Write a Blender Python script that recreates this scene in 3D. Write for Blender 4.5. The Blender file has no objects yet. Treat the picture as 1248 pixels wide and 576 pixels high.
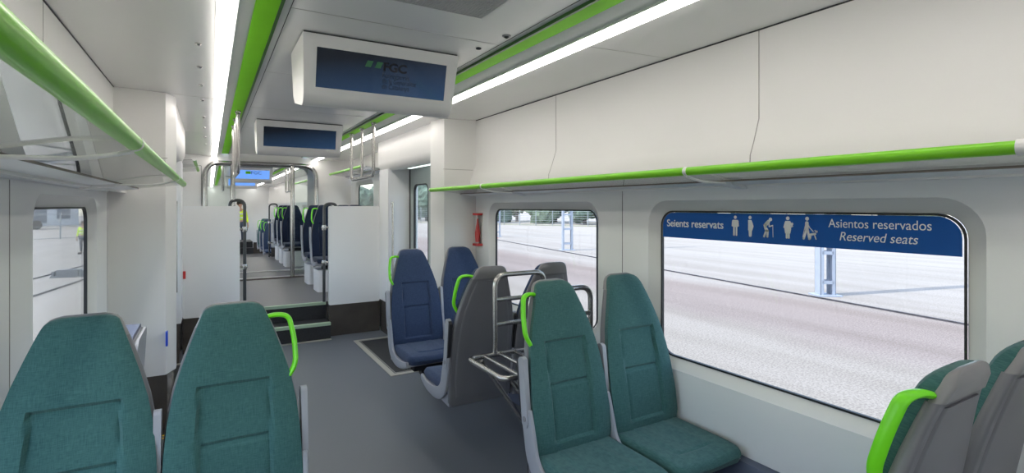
import bpy, bmesh, math, random
from mathutils import Vector, Matrix
random.seed(7)
C = bpy.context.scene.collection
PI = math.pi
H = 1.57            # camera height above the low floor
CX = 0.80           # centre line of the carriage
def XR(a): return CX + a
def XL(a): return CX - a

# ------------------------------------------------------------------ materials
def mat(name, col, rough=0.5, metal=0.0, spec=0.5, bump=0.0, bscale=200, var=0.0, vscale=6, coat=0.0, sheen=0.0, emis=None, estr=0, stretch=None):
    m = bpy.data.materials.new(name); m.use_nodes = True
    nt = m.node_tree; N = nt.nodes; L = nt.links
    b = N['Principled BSDF']
    b.inputs['Base Color'].default_value = (*col, 1)
    b.inputs['Roughness'].default_value = rough
    b.inputs['Metallic'].default_value = metal
    b.inputs['Specular IOR Level'].default_value = spec
    b.inputs['Coat Weight'].default_value = coat
    b.inputs['Sheen Weight'].default_value = sheen
    if emis:
        b.inputs['Emission Color'].default_value = (*emis, 1)
        b.inputs['Emission Strength'].default_value = estr
    tc = N.new('ShaderNodeTexCoord')
    src = tc.outputs['Object']
    if stretch:
        mp = N.new('ShaderNodeMapping'); mp.inputs['Scale'].default_value = stretch
        L.new(src, mp.inputs['Vector']); src = mp.outputs['Vector']
    if var > 0:
        n = N.new('ShaderNodeTexNoise'); n.inputs['Scale'].default_value = vscale; n.inputs['Detail'].default_value = 4
        L.new(src, n.inputs['Vector'])
        r = N.new('ShaderNodeValToRGB')
        r.color_ramp.elements[0].position = 0.3; r.color_ramp.elements[1].position = 0.7
        r.color_ramp.elements[0].color = (*[max(0, c*(1-var)) for c in col], 1)
        r.color_ramp.elements[1].color = (*[min(1, c*(1+var)) for c in col], 1)
        L.new(n.outputs['Fac'], r.inputs['Fac']); L.new(r.outputs['Color'], b.inputs['Base Color'])
    if bump > 0:
        n2 = N.new('ShaderNodeTexNoise'); n2.inputs['Scale'].default_value = bscale; n2.inputs['Detail'].default_value = 3
        L.new(src, n2.inputs['Vector'])
        bp = N.new('ShaderNodeBump'); bp.inputs['Strength'].default_value = bump; bp.inputs['Distance'].default_value = 0.002
        L.new(n2.outputs['Fac'], bp.inputs['Height']); L.new(bp.outputs['Normal'], b.inputs['Normal'])
    return m

def fabric(name, c1, c2):
    m = mat(name, c1, rough=0.9, spec=0.15, sheen=0.15)
    nt = m.node_tree; N = nt.nodes; L = nt.links; b = N['Principled BSDF']
    tc = N.new('ShaderNodeTexCoord')
    mix = None
    ns = []
    for sc in ((900, 60, 60), (60, 60, 900)):
        mp = N.new('ShaderNodeMapping'); mp.inputs['Scale'].default_value = sc
        n = N.new('ShaderNodeTexNoise'); n.inputs['Scale'].default_value = 0.7; n.inputs['Detail'].default_value = 2
        L.new(tc.outputs['Object'], mp.inputs['Vector']); L.new(mp.outputs['Vector'], n.inputs['Vector']); ns.append(n)
    ad = N.new('ShaderNodeMath'); ad.operation = 'ADD'
    L.new(ns[0].outputs['Fac'], ad.inputs[0]); L.new(ns[1].outputs['Fac'], ad.inputs[1])
    hf = N.new('ShaderNodeMath'); hf.operation = 'MULTIPLY'; hf.inputs[1].default_value = 0.5
    L.new(ad.outputs[0], hf.inputs[0])
    r = N.new('ShaderNodeValToRGB'); r.color_ramp.elements[0].position = 0.35; r.color_ramp.elements[1].position = 0.65
    r.color_ramp.elements[0].color = (*c2, 1); r.color_ramp.elements[1].color = (*c1, 1)
    L.new(hf.outputs[0], r.inputs['Fac']); L.new(r.outputs['Color'], b.inputs['Base Color'])
    bp = N.new('ShaderNodeBump'); bp.inputs['Strength'].default_value = 0.25; bp.inputs['Distance'].default_value = 0.001
    L.new(hf.outputs[0], bp.inputs['Height']); L.new(bp.outputs['Normal'], b.inputs['Normal'])
    return m

def glassmat(name, tint=(1, 1, 1), ior=1.45, ex=5.0):
    m = bpy.data.materials.new(name); m.use_nodes = True
    nt = m.node_tree; N = nt.nodes; L = nt.links; N.clear()
    o = N.new('ShaderNodeOutputMaterial'); t = N.new('ShaderNodeBsdfTransparent'); g = N.new('ShaderNodeBsdfGlossy')
    t.inputs['Color'].default_value = (*tint, 1); g.inputs['Roughness'].default_value = 0.02
    # Schlick reflectance from the facing angle, the same from either side of the pane
    lw = N.new('ShaderNodeLayerWeight'); lw.inputs['Blend'].default_value = 0.5
    pw = N.new('ShaderNodeMath'); pw.operation = 'POWER'; pw.inputs[1].default_value = ex; L.new(lw.outputs['Facing'], pw.inputs[0])
    f0 = ((ior-1)/(ior+1))**2
    f = N.new('ShaderNodeMath'); f.operation = 'MULTIPLY_ADD'; f.inputs[1].default_value = 1-f0; f.inputs[2].default_value = f0; L.new(pw.outputs[0], f.inputs[0])
    mx = N.new('ShaderNodeMixShader')
    L.new(f.outputs[0], mx.inputs[0]); L.new(t.outputs[0], mx.inputs[1]); L.new(g.outputs[0], mx.inputs[2])
    L.new(mx.outputs[0], o.inputs['Surface'])
    return m

M = {}
M['white'] = mat('white_laminate', (0.80, 0.785, 0.765), 0.38, spec=0.5, var=0.012, vscale=2)
M['wallw'] = mat('pale_wall_panel', (0.82, 0.825, 0.83), 0.38, spec=0.45, var=0.012, vscale=2)
M['ceil'] = mat('ceiling_panel', (0.78, 0.775, 0.77), 0.22, spec=0.55, var=0.012, vscale=2)
M['grayslope'] = mat('grey_coving', (0.55, 0.57, 0.55), 0.35)
M['seam'] = mat('dark_seam', (0.045, 0.045, 0.05), 0.7, var=0.1)
M['softseam'] = mat('soft_seam', (0.38, 0.36, 0.35), 0.6, var=0.1)
M['green'] = mat('lime_green_paint', (0.20, 0.60, 0.014), 0.32, spec=0.4, coat=0.15, var=0.03)
M['greenstrip'] = mat('lime_green_strip_paint', (0.17, 0.52, 0.012), 0.65, spec=0.15, var=0.03)
M['limeplastic'] = mat('lime_handle_plastic', (0.17, 0.72, 0.01), 0.35, var=0.03)
M['dkgreen'] = mat('dark_green_edge', (0.02, 0.10, 0.005), 0.4, var=0.05)
M['light'] = mat('light_diffuser', (1, 1, 1), 0.5, emis=(1.0, 0.95, 0.89), estr=6.6)
M['floor'] = mat('speckled_rubber_floor', (0.135, 0.150, 0.175), 0.42, spec=0.5, bump=0.15, bscale=700, var=0.10, vscale=260)
M['farfloor'] = mat('grey_rubber_floor', (0.135, 0.132, 0.135), 0.38, bump=0.1, bscale=700, var=0.10, vscale=200)
M['blackmat'] = mat('black_vestibule_mat', (0.022, 0.023, 0.026), 0.6, bump=0.3, bscale=300, var=0.3, vscale=90)
M['skirt'] = mat('brown_black_skirting', (0.080, 0.070, 0.062), 0.22, var=0.15, vscale=5)
M['bluegray'] = mat('blue_grey_duct', (0.10, 0.12, 0.18), 0.45, var=0.05)
M['brass'] = mat('pale_metal_strip', (0.62, 0.60, 0.54), 0.4, metal=0.6, var=0.05)
M['nosing'] = mat('pale_green_nosing', (0.42, 0.55, 0.40), 0.6, bump=0.4, bscale=300, var=0.05)
M['yellow'] = mat('yellow_line', (0.80, 0.50, 0.02), 0.5, var=0.05)
M['steel'] = mat('brushed_steel', (0.50, 0.485, 0.47), 0.27, metal=1.0, var=0.05, vscale=30)
M['darksteel'] = mat('dark_satin_tube', (0.085, 0.09, 0.095), 0.3, metal=0.6, var=0.05)
M['shell'] = mat('grey_seat_shell', (0.155, 0.155, 0.172), 0.38, var=0.03, bump=0.1, bscale=500)
M['shelllt'] = mat('light_grey_seat_frame', (0.33, 0.34, 0.375), 0.4, var=0.03)
M['cap'] = mat('grey_seat_cap', (0.22, 0.215, 0.225), 0.35, var=0.03)
M['darkpad'] = mat('black_rubber', (0.02, 0.02, 0.024), 0.6, var=0.1)
M['fgreen'] = fabric('teal_seat_fabric', (0.066, 0.158, 0.150), (0.030, 0.096, 0.096))
M['fblue'] = fabric('navy_seat_fabric', (0.048, 0.074, 0.140), (0.026, 0.042, 0.090))
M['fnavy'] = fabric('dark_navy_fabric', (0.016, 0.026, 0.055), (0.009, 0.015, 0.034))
M['signblue'] = mat('blue_window_film', (0.003, 0.095, 0.40), 0.4, spec=.2, var=0.03)
M['signwhite'] = mat('white_print', (0.86, 0.88, 0.88), 0.5, var=0.01)
M['screen'] = mat('dark_screen_glass', (0.006, 0.012, 0.028), 0.06, spec=0.8, var=0.05, emis=(0.008, 0.02, 0.05), estr=0.25)
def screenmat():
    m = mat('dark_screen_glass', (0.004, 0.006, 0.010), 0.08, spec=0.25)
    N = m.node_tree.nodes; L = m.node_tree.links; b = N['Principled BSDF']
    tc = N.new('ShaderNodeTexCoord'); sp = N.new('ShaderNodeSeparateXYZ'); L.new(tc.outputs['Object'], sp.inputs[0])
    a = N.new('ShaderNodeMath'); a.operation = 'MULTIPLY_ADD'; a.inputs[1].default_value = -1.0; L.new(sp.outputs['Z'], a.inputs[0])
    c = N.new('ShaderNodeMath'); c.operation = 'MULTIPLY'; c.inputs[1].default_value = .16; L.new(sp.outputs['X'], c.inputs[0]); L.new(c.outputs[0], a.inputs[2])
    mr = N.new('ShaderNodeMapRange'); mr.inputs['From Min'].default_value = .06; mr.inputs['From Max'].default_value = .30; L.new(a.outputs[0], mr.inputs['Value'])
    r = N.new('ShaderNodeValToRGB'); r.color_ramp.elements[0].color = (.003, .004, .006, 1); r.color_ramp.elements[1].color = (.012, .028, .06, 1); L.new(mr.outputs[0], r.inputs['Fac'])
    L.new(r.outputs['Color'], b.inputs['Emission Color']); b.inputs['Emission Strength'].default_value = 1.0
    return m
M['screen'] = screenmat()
M['screenblue'] = mat('lit_blue_screen', (0.02, 0.06, 0.16), 0.2, emis=(0.10, 0.22, 0.55), estr=0.9, var=0.02)
M['printdark'] = mat('faint_screen_print', (0.004, 0.006, 0.012), 0.4, var=0.02, emis=(0.003, 0.005, 0.01), estr=.5)
M['logodark'] = mat('faint_logo_print', (0.003, 0.004, 0.008), 0.5, var=0.02)
M['logogreen'] = mat('faint_green_logo', (0.01, 0.06, 0.02), 0.4, var=0.02, emis=(0.01, 0.05, 0.02), estr=.4)
M['housing'] = mat('display_housing', (0.70, 0.69, 0.68), 0.35, var=0.01)
M['gasket'] = mat('black_gasket', (0.012, 0.012, 0.014), 0.5, var=0.1)
M['red'] = mat('red_plastic', (0.55, 0.03, 0.03), 0.4, var=0.05)
M['blue'] = mat('blue_button_plastic', (0.02, 0.08, 0.6), 0.4, var=0.05)
M['doorgray'] = mat('door_leaf_paint', (0.40, 0.45, 0.44), 0.3, var=0.03)
M['glass'] = glassmat('window_glass', (0.97, 0.985, 0.98), 1.30)
M['shelfglass'] = glassmat('rack_shelf_glass', (0.86, 0.91, 0.88), 1.8, 2.6)
M['screenglass'] = glassmat('partition_glass', (0.93, 0.97, 0.95), 1.45)
M['clear'] = glassmat('clear_case', (0.96, 0.96, 0.96), 1.4)
M['metalgrille'] = mat('grille_paint', (0.50, 0.50, 0.50), 0.4, var=0.02)
M['concrete'] = mat('pale_concrete', (0.55, 0.53, 0.50), 0.9, var=0.1, vscale=3)
M['post'] = mat('painted_lattice_steel', (0.33, 0.36, 0.42), 0.5, var=0.06, vscale=4)
M['fence'] = mat('galvanised_fence', (0.30, 0.32, 0.33), 0.5, metal=0.4, var=0.06)
M['leaf'] = mat('dark_foliage', (0.10, 0.15, 0.11), 0.9, var=0.5, vscale=1.2)
M['leaf2'] = mat('mid_foliage', (0.15, 0.20, 0.13), 0.9, var=0.5, vscale=1.2)
M['bark'] = mat('bark', (0.08, 0.06, 0.05), 0.9, var=0.3)
M['rail'] = mat('rail_steel', (0.10, 0.09, 0.095), 0.6, metal=0.4, var=0.2)
M['skin'] = mat('skin', (0.50, 0.30, 0.22), 0.6, var=0.03)
M['vest'] = mat('hi_vis_yellow', (0.62, 0.85, 0.03), 0.7, var=0.05)
M['trousers'] = mat('dark_trousers', (0.05, 0.06, 0.09), 0.8, var=0.1)
M['hair'] = mat('dark_hair', (0.02, 0.014, 0.01), 0.7, var=0.1)
M['cone'] = mat('orange_red_cone', (0.85, 0.10, 0.04), 0.5, var=0.05)
M['silver'] = mat('reflective_tape', (0.7, 0.7, 0.7), 0.4, var=0.02)
M['bldg'] = mat('pale_building_render', (0.50, 0.50, 0.50), 0.8, var=0.15, vscale=0.4)
M['bldgdk'] = mat('dark_building_glazing', (0.10, 0.12, 0.15), 0.3, var=0.2, vscale=0.5)
M['boxgray'] = mat('grey_cast_housing', (0.13, 0.14, 0.16), 0.6, var=0.15)

# ------------------------------------------------------------------ mesh helpers
def NB(): return bmesh.new()
def bx(bm, x0, x1, y0, y1, z0, z1):
    if x0 > x1: x0, x1 = x1, x0
    if y0 > y1: y0, y1 = y1, y0
    vs = [bm.verts.new(p) for p in ((x0,y0,z0),(x1,y0,z0),(x1,y1,z0),(x0,y1,z0),(x0,y0,z1),(x1,y0,z1),(x1,y1,z1),(x0,y1,z1))]
    for f in ((3,2,1,0),(4,5,6,7),(0,1,5,4),(1,2,6,5),(2,3,7,6),(3,0,4,7)): bm.faces.new([vs[i] for i in f])
    return bm
def prism(bm, pts, fn, d0, d1):
    """polygon pts (2D) extruded between d0 and d1; fn(p, d) -> 3D"""
    a = [bm.verts.new(fn(p, d0)) for p in pts]; b = [bm.verts.new(fn(p, d1)) for p in pts]
    n = len(pts)
    bm.faces.new(a[::-1]); bm.faces.new(b)
    for i in range(n): bm.faces.new((a[i], a[(i+1) % n], b[(i+1) % n], b[i]))
    return bm
def smooth_path(pts, n=6, closed=False):
    P = [Vector(p) for p in pts]; out = []
    m = len(P)
    rng = range(m) if closed else range(m-1)
    for i in rng:
        p0 = P[(i-1) % m] if (closed or i > 0) else P[i]
        p1 = P[i]; p2 = P[(i+1) % m]
        p3 = P[(i+2) % m] if (closed or i+2 < m) else p2
        for k in range(n):
            t = k/n
            out.append(0.5*((2*p1)+(-p0+p2)*t+(2*p0-5*p1+4*p2-p3)*t*t+(-p0+3*p1-3*p2+p3)*t**3))
    if not closed: out.append(P[-1])
    return out
def round_path(pts, r, n=5):
    """polyline with corners rounded by radius r"""
    P = [Vector(p) for p in pts]; out = [P[0]]
    for i in range(1, len(P)-1):
        a = (P[i-1]-P[i]); b = (P[i+1]-P[i]); rr = min(r, a.length*0.49, b.length*0.49)
        s = P[i]+a.normalized()*rr; e = P[i]+b.normalized()*rr
        for k in range(n+1):
            t = k/n; out.append((1-t)**2*s+2*t*(1-t)*P[i]+t*t*e)
    out.append(P[-1]); return out
def sweep(bm, path, sec, closed=False, up=None):
    """sweep a 2D closed section (list of (a,b)) along path"""
    P = [Vector(p) for p in path]; n = len(P); rings = []
    def tan(i):
        if closed: return (P[(i+1) % n]-P[(i-1) % n]).normalized()
        if i == 0: return (P[1]-P[0]).normalized()
        if i == n-1: return (P[-1]-P[-2]).normalized()
        return ((P[i+1]-P[i]).normalized()+(P[i]-P[i-1]).normalized()).normalized()
    t = tan(0)
    u = Vector(up) if up else (Vector((0,0,1)) if abs(t.z) < 0.9 else Vector((1,0,0)))
    u = (u-t*u.dot(t)).normalized()
    for i in range(n):
        t = tan(i)
        if up: u = Vector(up)
        u = (u-t*u.dot(t)).normalized(); w = t.cross(u)
        rings.append([bm.verts.new(P[i]+u*a+w*b) for a, b in sec])
    m = len(sec)
    for i in range(n if closed else n-1):
        A = rings[i]; B = rings[(i+1) % n]
        for k in range(m): bm.faces.new((A[k], A[(k+1) % m], B[(k+1) % m], B[k]))
    if not closed:
        bm.faces.new(rings[0][::-1]); bm.faces.new(rings[-1])
    return bm
def circ(r, n=12, rb=None):
    rb = rb or r
    return [(r*math.cos(2*PI*k/n), rb*math.sin(2*PI*k/n)) for k in range(n)]
def tube(bm, path, r, n=12, closed=False): return sweep(bm, path, circ(r, n), closed)
def rrect(x0, x1, y0, y1, r, n=6):
    out = []
    for cx, cy, a0 in ((x1-r, y1-r, 0), (x0+r, y1-r, PI/2), (x0+r, y0+r, PI), (x1-r, y0+r, 1.5*PI)):
        for k in range(n+1):
            a = a0+PI/2*k/n; out.append((cx+r*math.cos(a), cy+r*math.sin(a)))
    return out
def holed(bm, outer, holes, fn, d0, d1):
    """flat plate with holes, thickness d0..d1"""
    fl = NB()
    for loop in [outer]+holes:
        vs = [fl.verts.new((p[0], p[1], 0)) for p in loop]
        for i in range(len(vs)): fl.edges.new((vs[i], vs[(i+1) % len(vs)]))
    bmesh.ops.triangle_fill(fl, use_beauty=True, use_dissolve=False, edges=fl.edges[:])
    fl.verts.index_update()
    A = [bm.verts.new(fn(v.co, d0)) for v in fl.verts]; B = [bm.verts.new(fn(v.co, d1)) for v in fl.verts]
    for f in fl.faces:
        bm.faces.new([A[v.index] for v in f.verts][::-1]); bm.faces.new([B[v.index] for v in f.verts])
    for e in fl.edges:
        if len(e.link_faces) == 1:
            i, j = e.verts[0].index, e.verts[1].index
            bm.faces.new((A[i], A[j], B[j], B[i]))
    fl.free(); return bm
def ringband(bm, l1, l2):
    n = len(l1)
    a = [bm.verts.new(p) for p in l1]; b = [bm.verts.new(p) for p in l2]
    for i in range(n): bm.faces.new((a[i], a[(i+1) % n], b[(i+1) % n], b[i]))
    return bm
def lathe(bm, prof, n=16, c=(0,0,0)):
    rings = []
    for r, z in prof:
        rings.append([bm.verts.new((c[0]+r*math.cos(2*PI*k/n), c[1]+r*math.sin(2*PI*k/n), c[2]+z)) for k in range(n)])
    for A, B in zip(rings, rings[1:]):
        for k in range(n): bm.faces.new((A[k], A[(k+1) % n], B[(k+1) % n], B[k]))
    bm.faces.new(rings[0][::-1]); bm.faces.new(rings[-1]); return bm

def mesh(name, bm, m, smooth=True, bevel=0.0, weld=False):
    if weld: bmesh.ops.remove_doubles(bm, verts=bm.verts[:], dist=1e-5)
    if bevel > 0:
        es = [e for e in bm.edges if len(e.link_faces) == 2 and e.calc_face_angle(0) > 0.6]
        bmesh.ops.bevel(bm, geom=es, offset=bevel, segments=3, profile=0.6, affect='EDGES', clamp_overlap=True)
    bmesh.ops.recalc_face_normals(bm, faces=bm.faces[:])
    me = bpy.data.meshes.new(name); bm.to_mesh(me); bm.free()
    me.materials.append(M[m] if isinstance(m, str) else m)
    if smooth:
        me.polygons.foreach_set('use_smooth', [True]*len(me.polygons))
        try: me.set_sharp_from_angle(angle=math.radians(38))
        except Exception: pass
    return me
def place(name, me, parent=None):
    o = bpy.data.objects.new(name, me); C.objects.link(o)
    if parent: o.parent = parent
    return o
def obj(name, bm, m, parent=None, **k): return place(name, mesh(name, bm, m, **k), parent)
def tag(o, label=None, cat=None, group=None, kind=None):
    if label: o['label'] = label
    if cat: o['category'] = cat
    if group: o['group'] = group
    if kind: o['kind'] = kind
    return o
def thing(name, label, cat, loc=(0,0,0), rz=0, group=None):
    o = bpy.data.objects.new(name, None); C.objects.link(o); o.empty_display_size = 0.1
    o.location = loc; o.rotation_euler = (0, 0, rz)
    return tag(o, label, cat, group)
def struct(name, bm, m, label=None, **k):
    o = obj(name, bm, m, **k); o['kind'] = 'structure'
    if label: o['label'] = label
    return o
def lab(o, s): o['label'] = s; return o
def text_mesh(body, size, mtx, m, width=None, extrude=0.0004, shear=0, bold=0.0):
    cu = bpy.data.curves.new('txt', 'FONT'); cu.body = body; cu.size = size; cu.extrude = extrude; cu.shear = shear; cu.offset = bold
    o = bpy.data.objects.new('txt', cu); C.objects.link(o)
    dg = bpy.context.evaluated_depsgraph_get(); dg.update()
    me = bpy.data.meshes.new_from_object(o.evaluated_get(dg))
    bpy.data.objects.remove(o); bpy.data.curves.remove(cu)
    xs = [v.co.x for v in me.vertices]
    w = max(xs)-min(xs); x0 = min(xs)
    k = (width/w) if width else 1
    for v in me.vertices: v.co.x = (v.co.x-x0)*k
    me.transform(mtx); me.materials.clear(); me.materials.append(M[m])
    return me

# ------------------------------------------------------------------ structure
GA = 1.40    # glass half width
WA = 1.36    # wall half width
YC = 4.36    # corner where the low bay ends
def xw(side, a): return CX+a if side > 0 else CX-a-(.03 if 1.30 < a < 1.50 else 0)
def xu(side, a): return CX+a if side > 0 else CX-a
def side_wall(side, y0, y1, z0, z1, wins, tagname):
    """wall panel with rounded window openings (wins = list of glass rects y0,y1,z0,z1)"""
    fn = lambda p, d: (xw(side, d), p[0], p[1])
    outer = [(y0, z0), (y1, z0), (y1, z1), (y0, z1)]
    holes = [rrect(w[0]-.06, w[1]+.06, w[2]-.055, w[3]+.055, .13, 8) for w in wins]
    bm = NB(); holed(bm, outer, holes, fn, WA, WA+.012)
    struct('wall_'+tagname, bm, 'wallw')
winno = [0]
def window(side, w, label=None):
    winno[0] += 1
    root = bpy.data.objects.new('window_%d' % winno[0], None); C.objects.link(root)
    root['kind'] = 'structure'
    if label: root['label'] = label
    X = lambda a: xw(side, a)
    l1 = rrect(w[0]-.06, w[1]+.06, w[2]-.055, w[3]+.055, .13, 8); l2 = rrect(w[0], w[1], w[2], w[3], .085, 8)
    lm = rrect(w[0]-.052, w[1]+.052, w[2]-.047, w[3]+.047, .125, 8)
    bm = NB()
    ringband(bm, [(X(WA), *p) for p in l1], [(X(WA+.01), *p) for p in lm])
    ringband(bm, [(X(WA+.01), *p) for p in lm], [(X(GA+.004), *p) for p in l2])
    obj('window_frame', bm, 'white', root, weld=True)
    l3 = rrect(w[0]+.009, w[1]-.009, w[2]+.009, w[3]-.009, .078, 8)
    bm = NB()
    ringband(bm, [(X(GA-.004), *p) for p in l2], [(X(GA-.004), *p) for p in l3])
    ringband(bm, [(X(GA-.004), *p) for p in l3], [(X(GA+.012), *p) for p in l3])
    obj('gasket', bm, 'gasket', root, weld=True)
    bm = NB(); prism(bm, rrect(w[0]+.003, w[1]-.003, w[2]+.003, w[3]-.003, .08, 8), lambda p, d: (X(d), p[0], p[1]), GA+.004, GA+.010)
    obj('pane', bm, 'glass', root, smooth=False)
    return root

ZS, ZT = 0.745, 1.545
WR = [(-2.0, -.55, ZS, ZT), (.72, 2.085, ZS, ZT), (2.64, 4.04, ZS, ZT)]  # unseen opening behind the camera added for light, likewise on the left
WL = [(-2.0, -.55, ZS, ZT), (.72, 2.06, ZS, ZT), (2.71, 3.90, ZS, ZT)]
YB = -2.6
side_wall(1, YB, YC, .0, 1.70, WR, 'right'); side_wall(-1, YB, YC, .0, 1.70, [(a, b, c, d+.02) for a, b, c, d in WL], 'left')
for i, w in enumerate(WR): window(1, w, [None, 'large right window under the blue reserved seats band', 'right window behind the navy seats'][i])
WL = [(a, b, c, d+.02) for a, b, c, d in WL]
for i, w in enumerate(WL): window(-1, w, [None, None, 'left window behind the leftmost teal seat'][i])
# upper wall panels with the kink towards the rack
def upper_panel(side, y0, y1, dz, name):
    pr = [(WA+.003, 2.375), (WA+.003, 1.97+dz*.3), (1.325, 1.86+dz*.7), (1.30, 1.80+dz), (1.295, 1.66+dz)]
    bm = NB()
    pts = pr+[(a+.02, z) for a, z in pr[::-1]]
    prism(bm, pts, lambda p, d: (xu(side, p[0]), d, p[1]), y0, y1)
    struct('wall_'+name, bm, 'white')
upper_panel(1, YB, YC, 0, 'right'); upper_panel(-1, YB, YC, 0, 'left')
trims = [0]
def trim(bm, m, label=None, **k):
    trims[0] += 1
    return struct('trim_%d' % trims[0], bm, m, label, **k)
# panel joints
def vjoint(side, y, z0=0.42, z1=1.66, m='softseam', w=.0025):
    bm = NB(); bx(bm, xw(side, WA-.0015), xw(side, WA+.004), y-w, y+w, z0, z1); trim(bm, m, smooth=False)
for y in (2.36,): vjoint(1, y, m='seam', w=.0015)
vjoint(-1, 2.38); vjoint(-1, 4.32, m='softseam')
vjoint(1, .42)
def ujoint(side, y, m='softseam', w=.0022):
    pr = [(WA+.0015, 2.37), (WA+.0015, 1.97), (1.3235, 1.86), (1.2985, 1.80), (1.2935, 1.70)]
    bm = NB()
    prism(bm, pr+[(a+.003, z) for a, z in pr[::-1]], lambda p, d: (xu(side, p[0]), d, p[1]), y-w, y+w); trim(bm, m, smooth=False)
for y in (1.46, 3.06): ujoint(1, y)
ujoint(-1, 2.66, m='softseam')
# horizontal crease strip on the right panel
for s in (1, -1):
    bm = NB(); bx(bm, xu(s, WA+.000), xu(s, WA+.01), YB, YC, 2.371, 2.377); trim(bm, 'seam', smooth=False)

# ceiling: cross-section pieces
YE = 24.0
def ceil_piece(a0, z0, a1, z1, m, y0=YB, y1=YE, th=.02, both=True, name='ceiling'):
    for s in ((1, -1) if both else (1,)):
        bm = NB()
        prism(bm, [(a0, z0), (a1, z1), (a1, z1+th), (a0, z0+th)], lambda p, d: (xu(s, p[0]), d, p[1]), y0, y1)
        struct(name, bm, m, smooth=False)
bm = NB(); bx(bm, CX-.54, CX+.54, YB, YE, 2.412, 2.44); struct('ceiling', bm, 'ceil', smooth=False)
ceil_piece(.64, 2.402, .708, 2.362, 'grayslope')
ceil_piece(.772, 2.355, WA+.02, 2.378, 'ceil')
for s in (1, -1):
    bm = NB(); bx(bm, xu(s, .538), xu(s, .552), YB, YE, 2.396, 2.43); trim(bm, 'dkgreen', smooth=False)
    bm = NB(); bx(bm, xu(s, .772), xu(s, .780), YB, YE, 2.352, 2.37); trim(bm, 'white', smooth=False)
    bm = NB(); bx(bm, xu(s, .704), xu(s, .711), YB, YE, 2.352, 2.37); trim(bm, 'grayslope', smooth=False)
    bm = NB(); bx(bm, xu(s, .503), xu(s, .506), YB, YE, 2.4105, 2.4125); trim(bm, 'seam', smooth=False)
    bm = NB(); bx(bm, xu(s, .552), xu(s, .640), YB, 9.3, 2.397, 2.412)
    trim(bm, 'greenstrip', 'lime green ceiling strip beside the light line', smooth=False)
    # strip light = a lamp of the carriage, in segments
    y = YB; k = 0
    for (y0, y1) in ((YB, 9.3), (10.3, 23.9)):
        o = obj('ceiling_light', bx(NB(), xu(s, .711), xu(s, .772), y0, y1, 2.338, 2.362), 'light', smooth=False)
        far = y0 > 5
        tag(o, ('continuous white light line along the %s side of the ceiling' % ('right' if s > 0 else 'left')) + (', in the far carriage' if far else ', in the near carriage'), 'ceiling light', 'light lines in the ceiling')
    bm = NB(); bx(bm, xu(s, .552), xu(s, .640), 10.3, YE, 2.397, 2.412); trim(bm, 'greenstrip', smooth=False)
for y in (2.36, 3.56, 4.9, 6.2):
    bm = NB(); bx(bm, CX-.503, CX+.503, y-.0015, y+.0015, 2.4108, 2.4125); trim(bm, 'softseam', smooth=False)
for s in (1, -1):
    for y in (2.0, 4.36, 6.5):
        bm = NB()
        prism(bm, [(.785, 2.3541), (WA-.004, 2.3766), (WA-.004, 2.3786), (.785, 2.3561)], lambda p, d: (xu(s, p[0]), d, p[1]), y-.0015, y+.0015); trim(bm, 'softseam', smooth=False)

for s in (1, -1):
    bm = NB(); bx(bm, xw(s, 1.29), xw(s, 1.42), YB, YC, 1.690, 1.699); trim(bm, 'white', smooth=False)  # added strip capping the panel gap where outside light leaked in
# floor
bm = NB(); bx(bm, XL(1.42), XR(1.42), YB, 6.75, -.06, 0); struct('floor', bm, 'floor', smooth=False)
bm = NB(); bx(bm, XL(1.42), XR(1.42), 6.70, 13.3, .0, .385); struct('floor', bm, 'farfloor', 'raised dark floor beyond the steps', smooth=False)
bm = NB(); bx(bm, XL(1.42), XR(1.42), 13.3, YE, -.06, 0); struct('floor', bm, 'farfloor', smooth=False)
# skirting duct along the walls
for s, nm in ((1, 'right'), (-1, 'left')):
    bm = NB()
    prism(bm, [(WA, 0), (WA-.06, 0), (WA-.06, .36), (WA-.045, .395), (WA, .40)], lambda p, d: (xw(s, p[0]), d, p[1]), YB, YC)
    struct('baseboard_'+nm, bm, 'bluegray', 'blue grey duct along the foot of the wall')
# end wall behind the viewer
bm = NB(); bx(bm, XL(1.42), XR(1.42), YB-.05, YB, 0, 2.44); struct('wall_back', bm, 'wallw', smooth=False)

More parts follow.
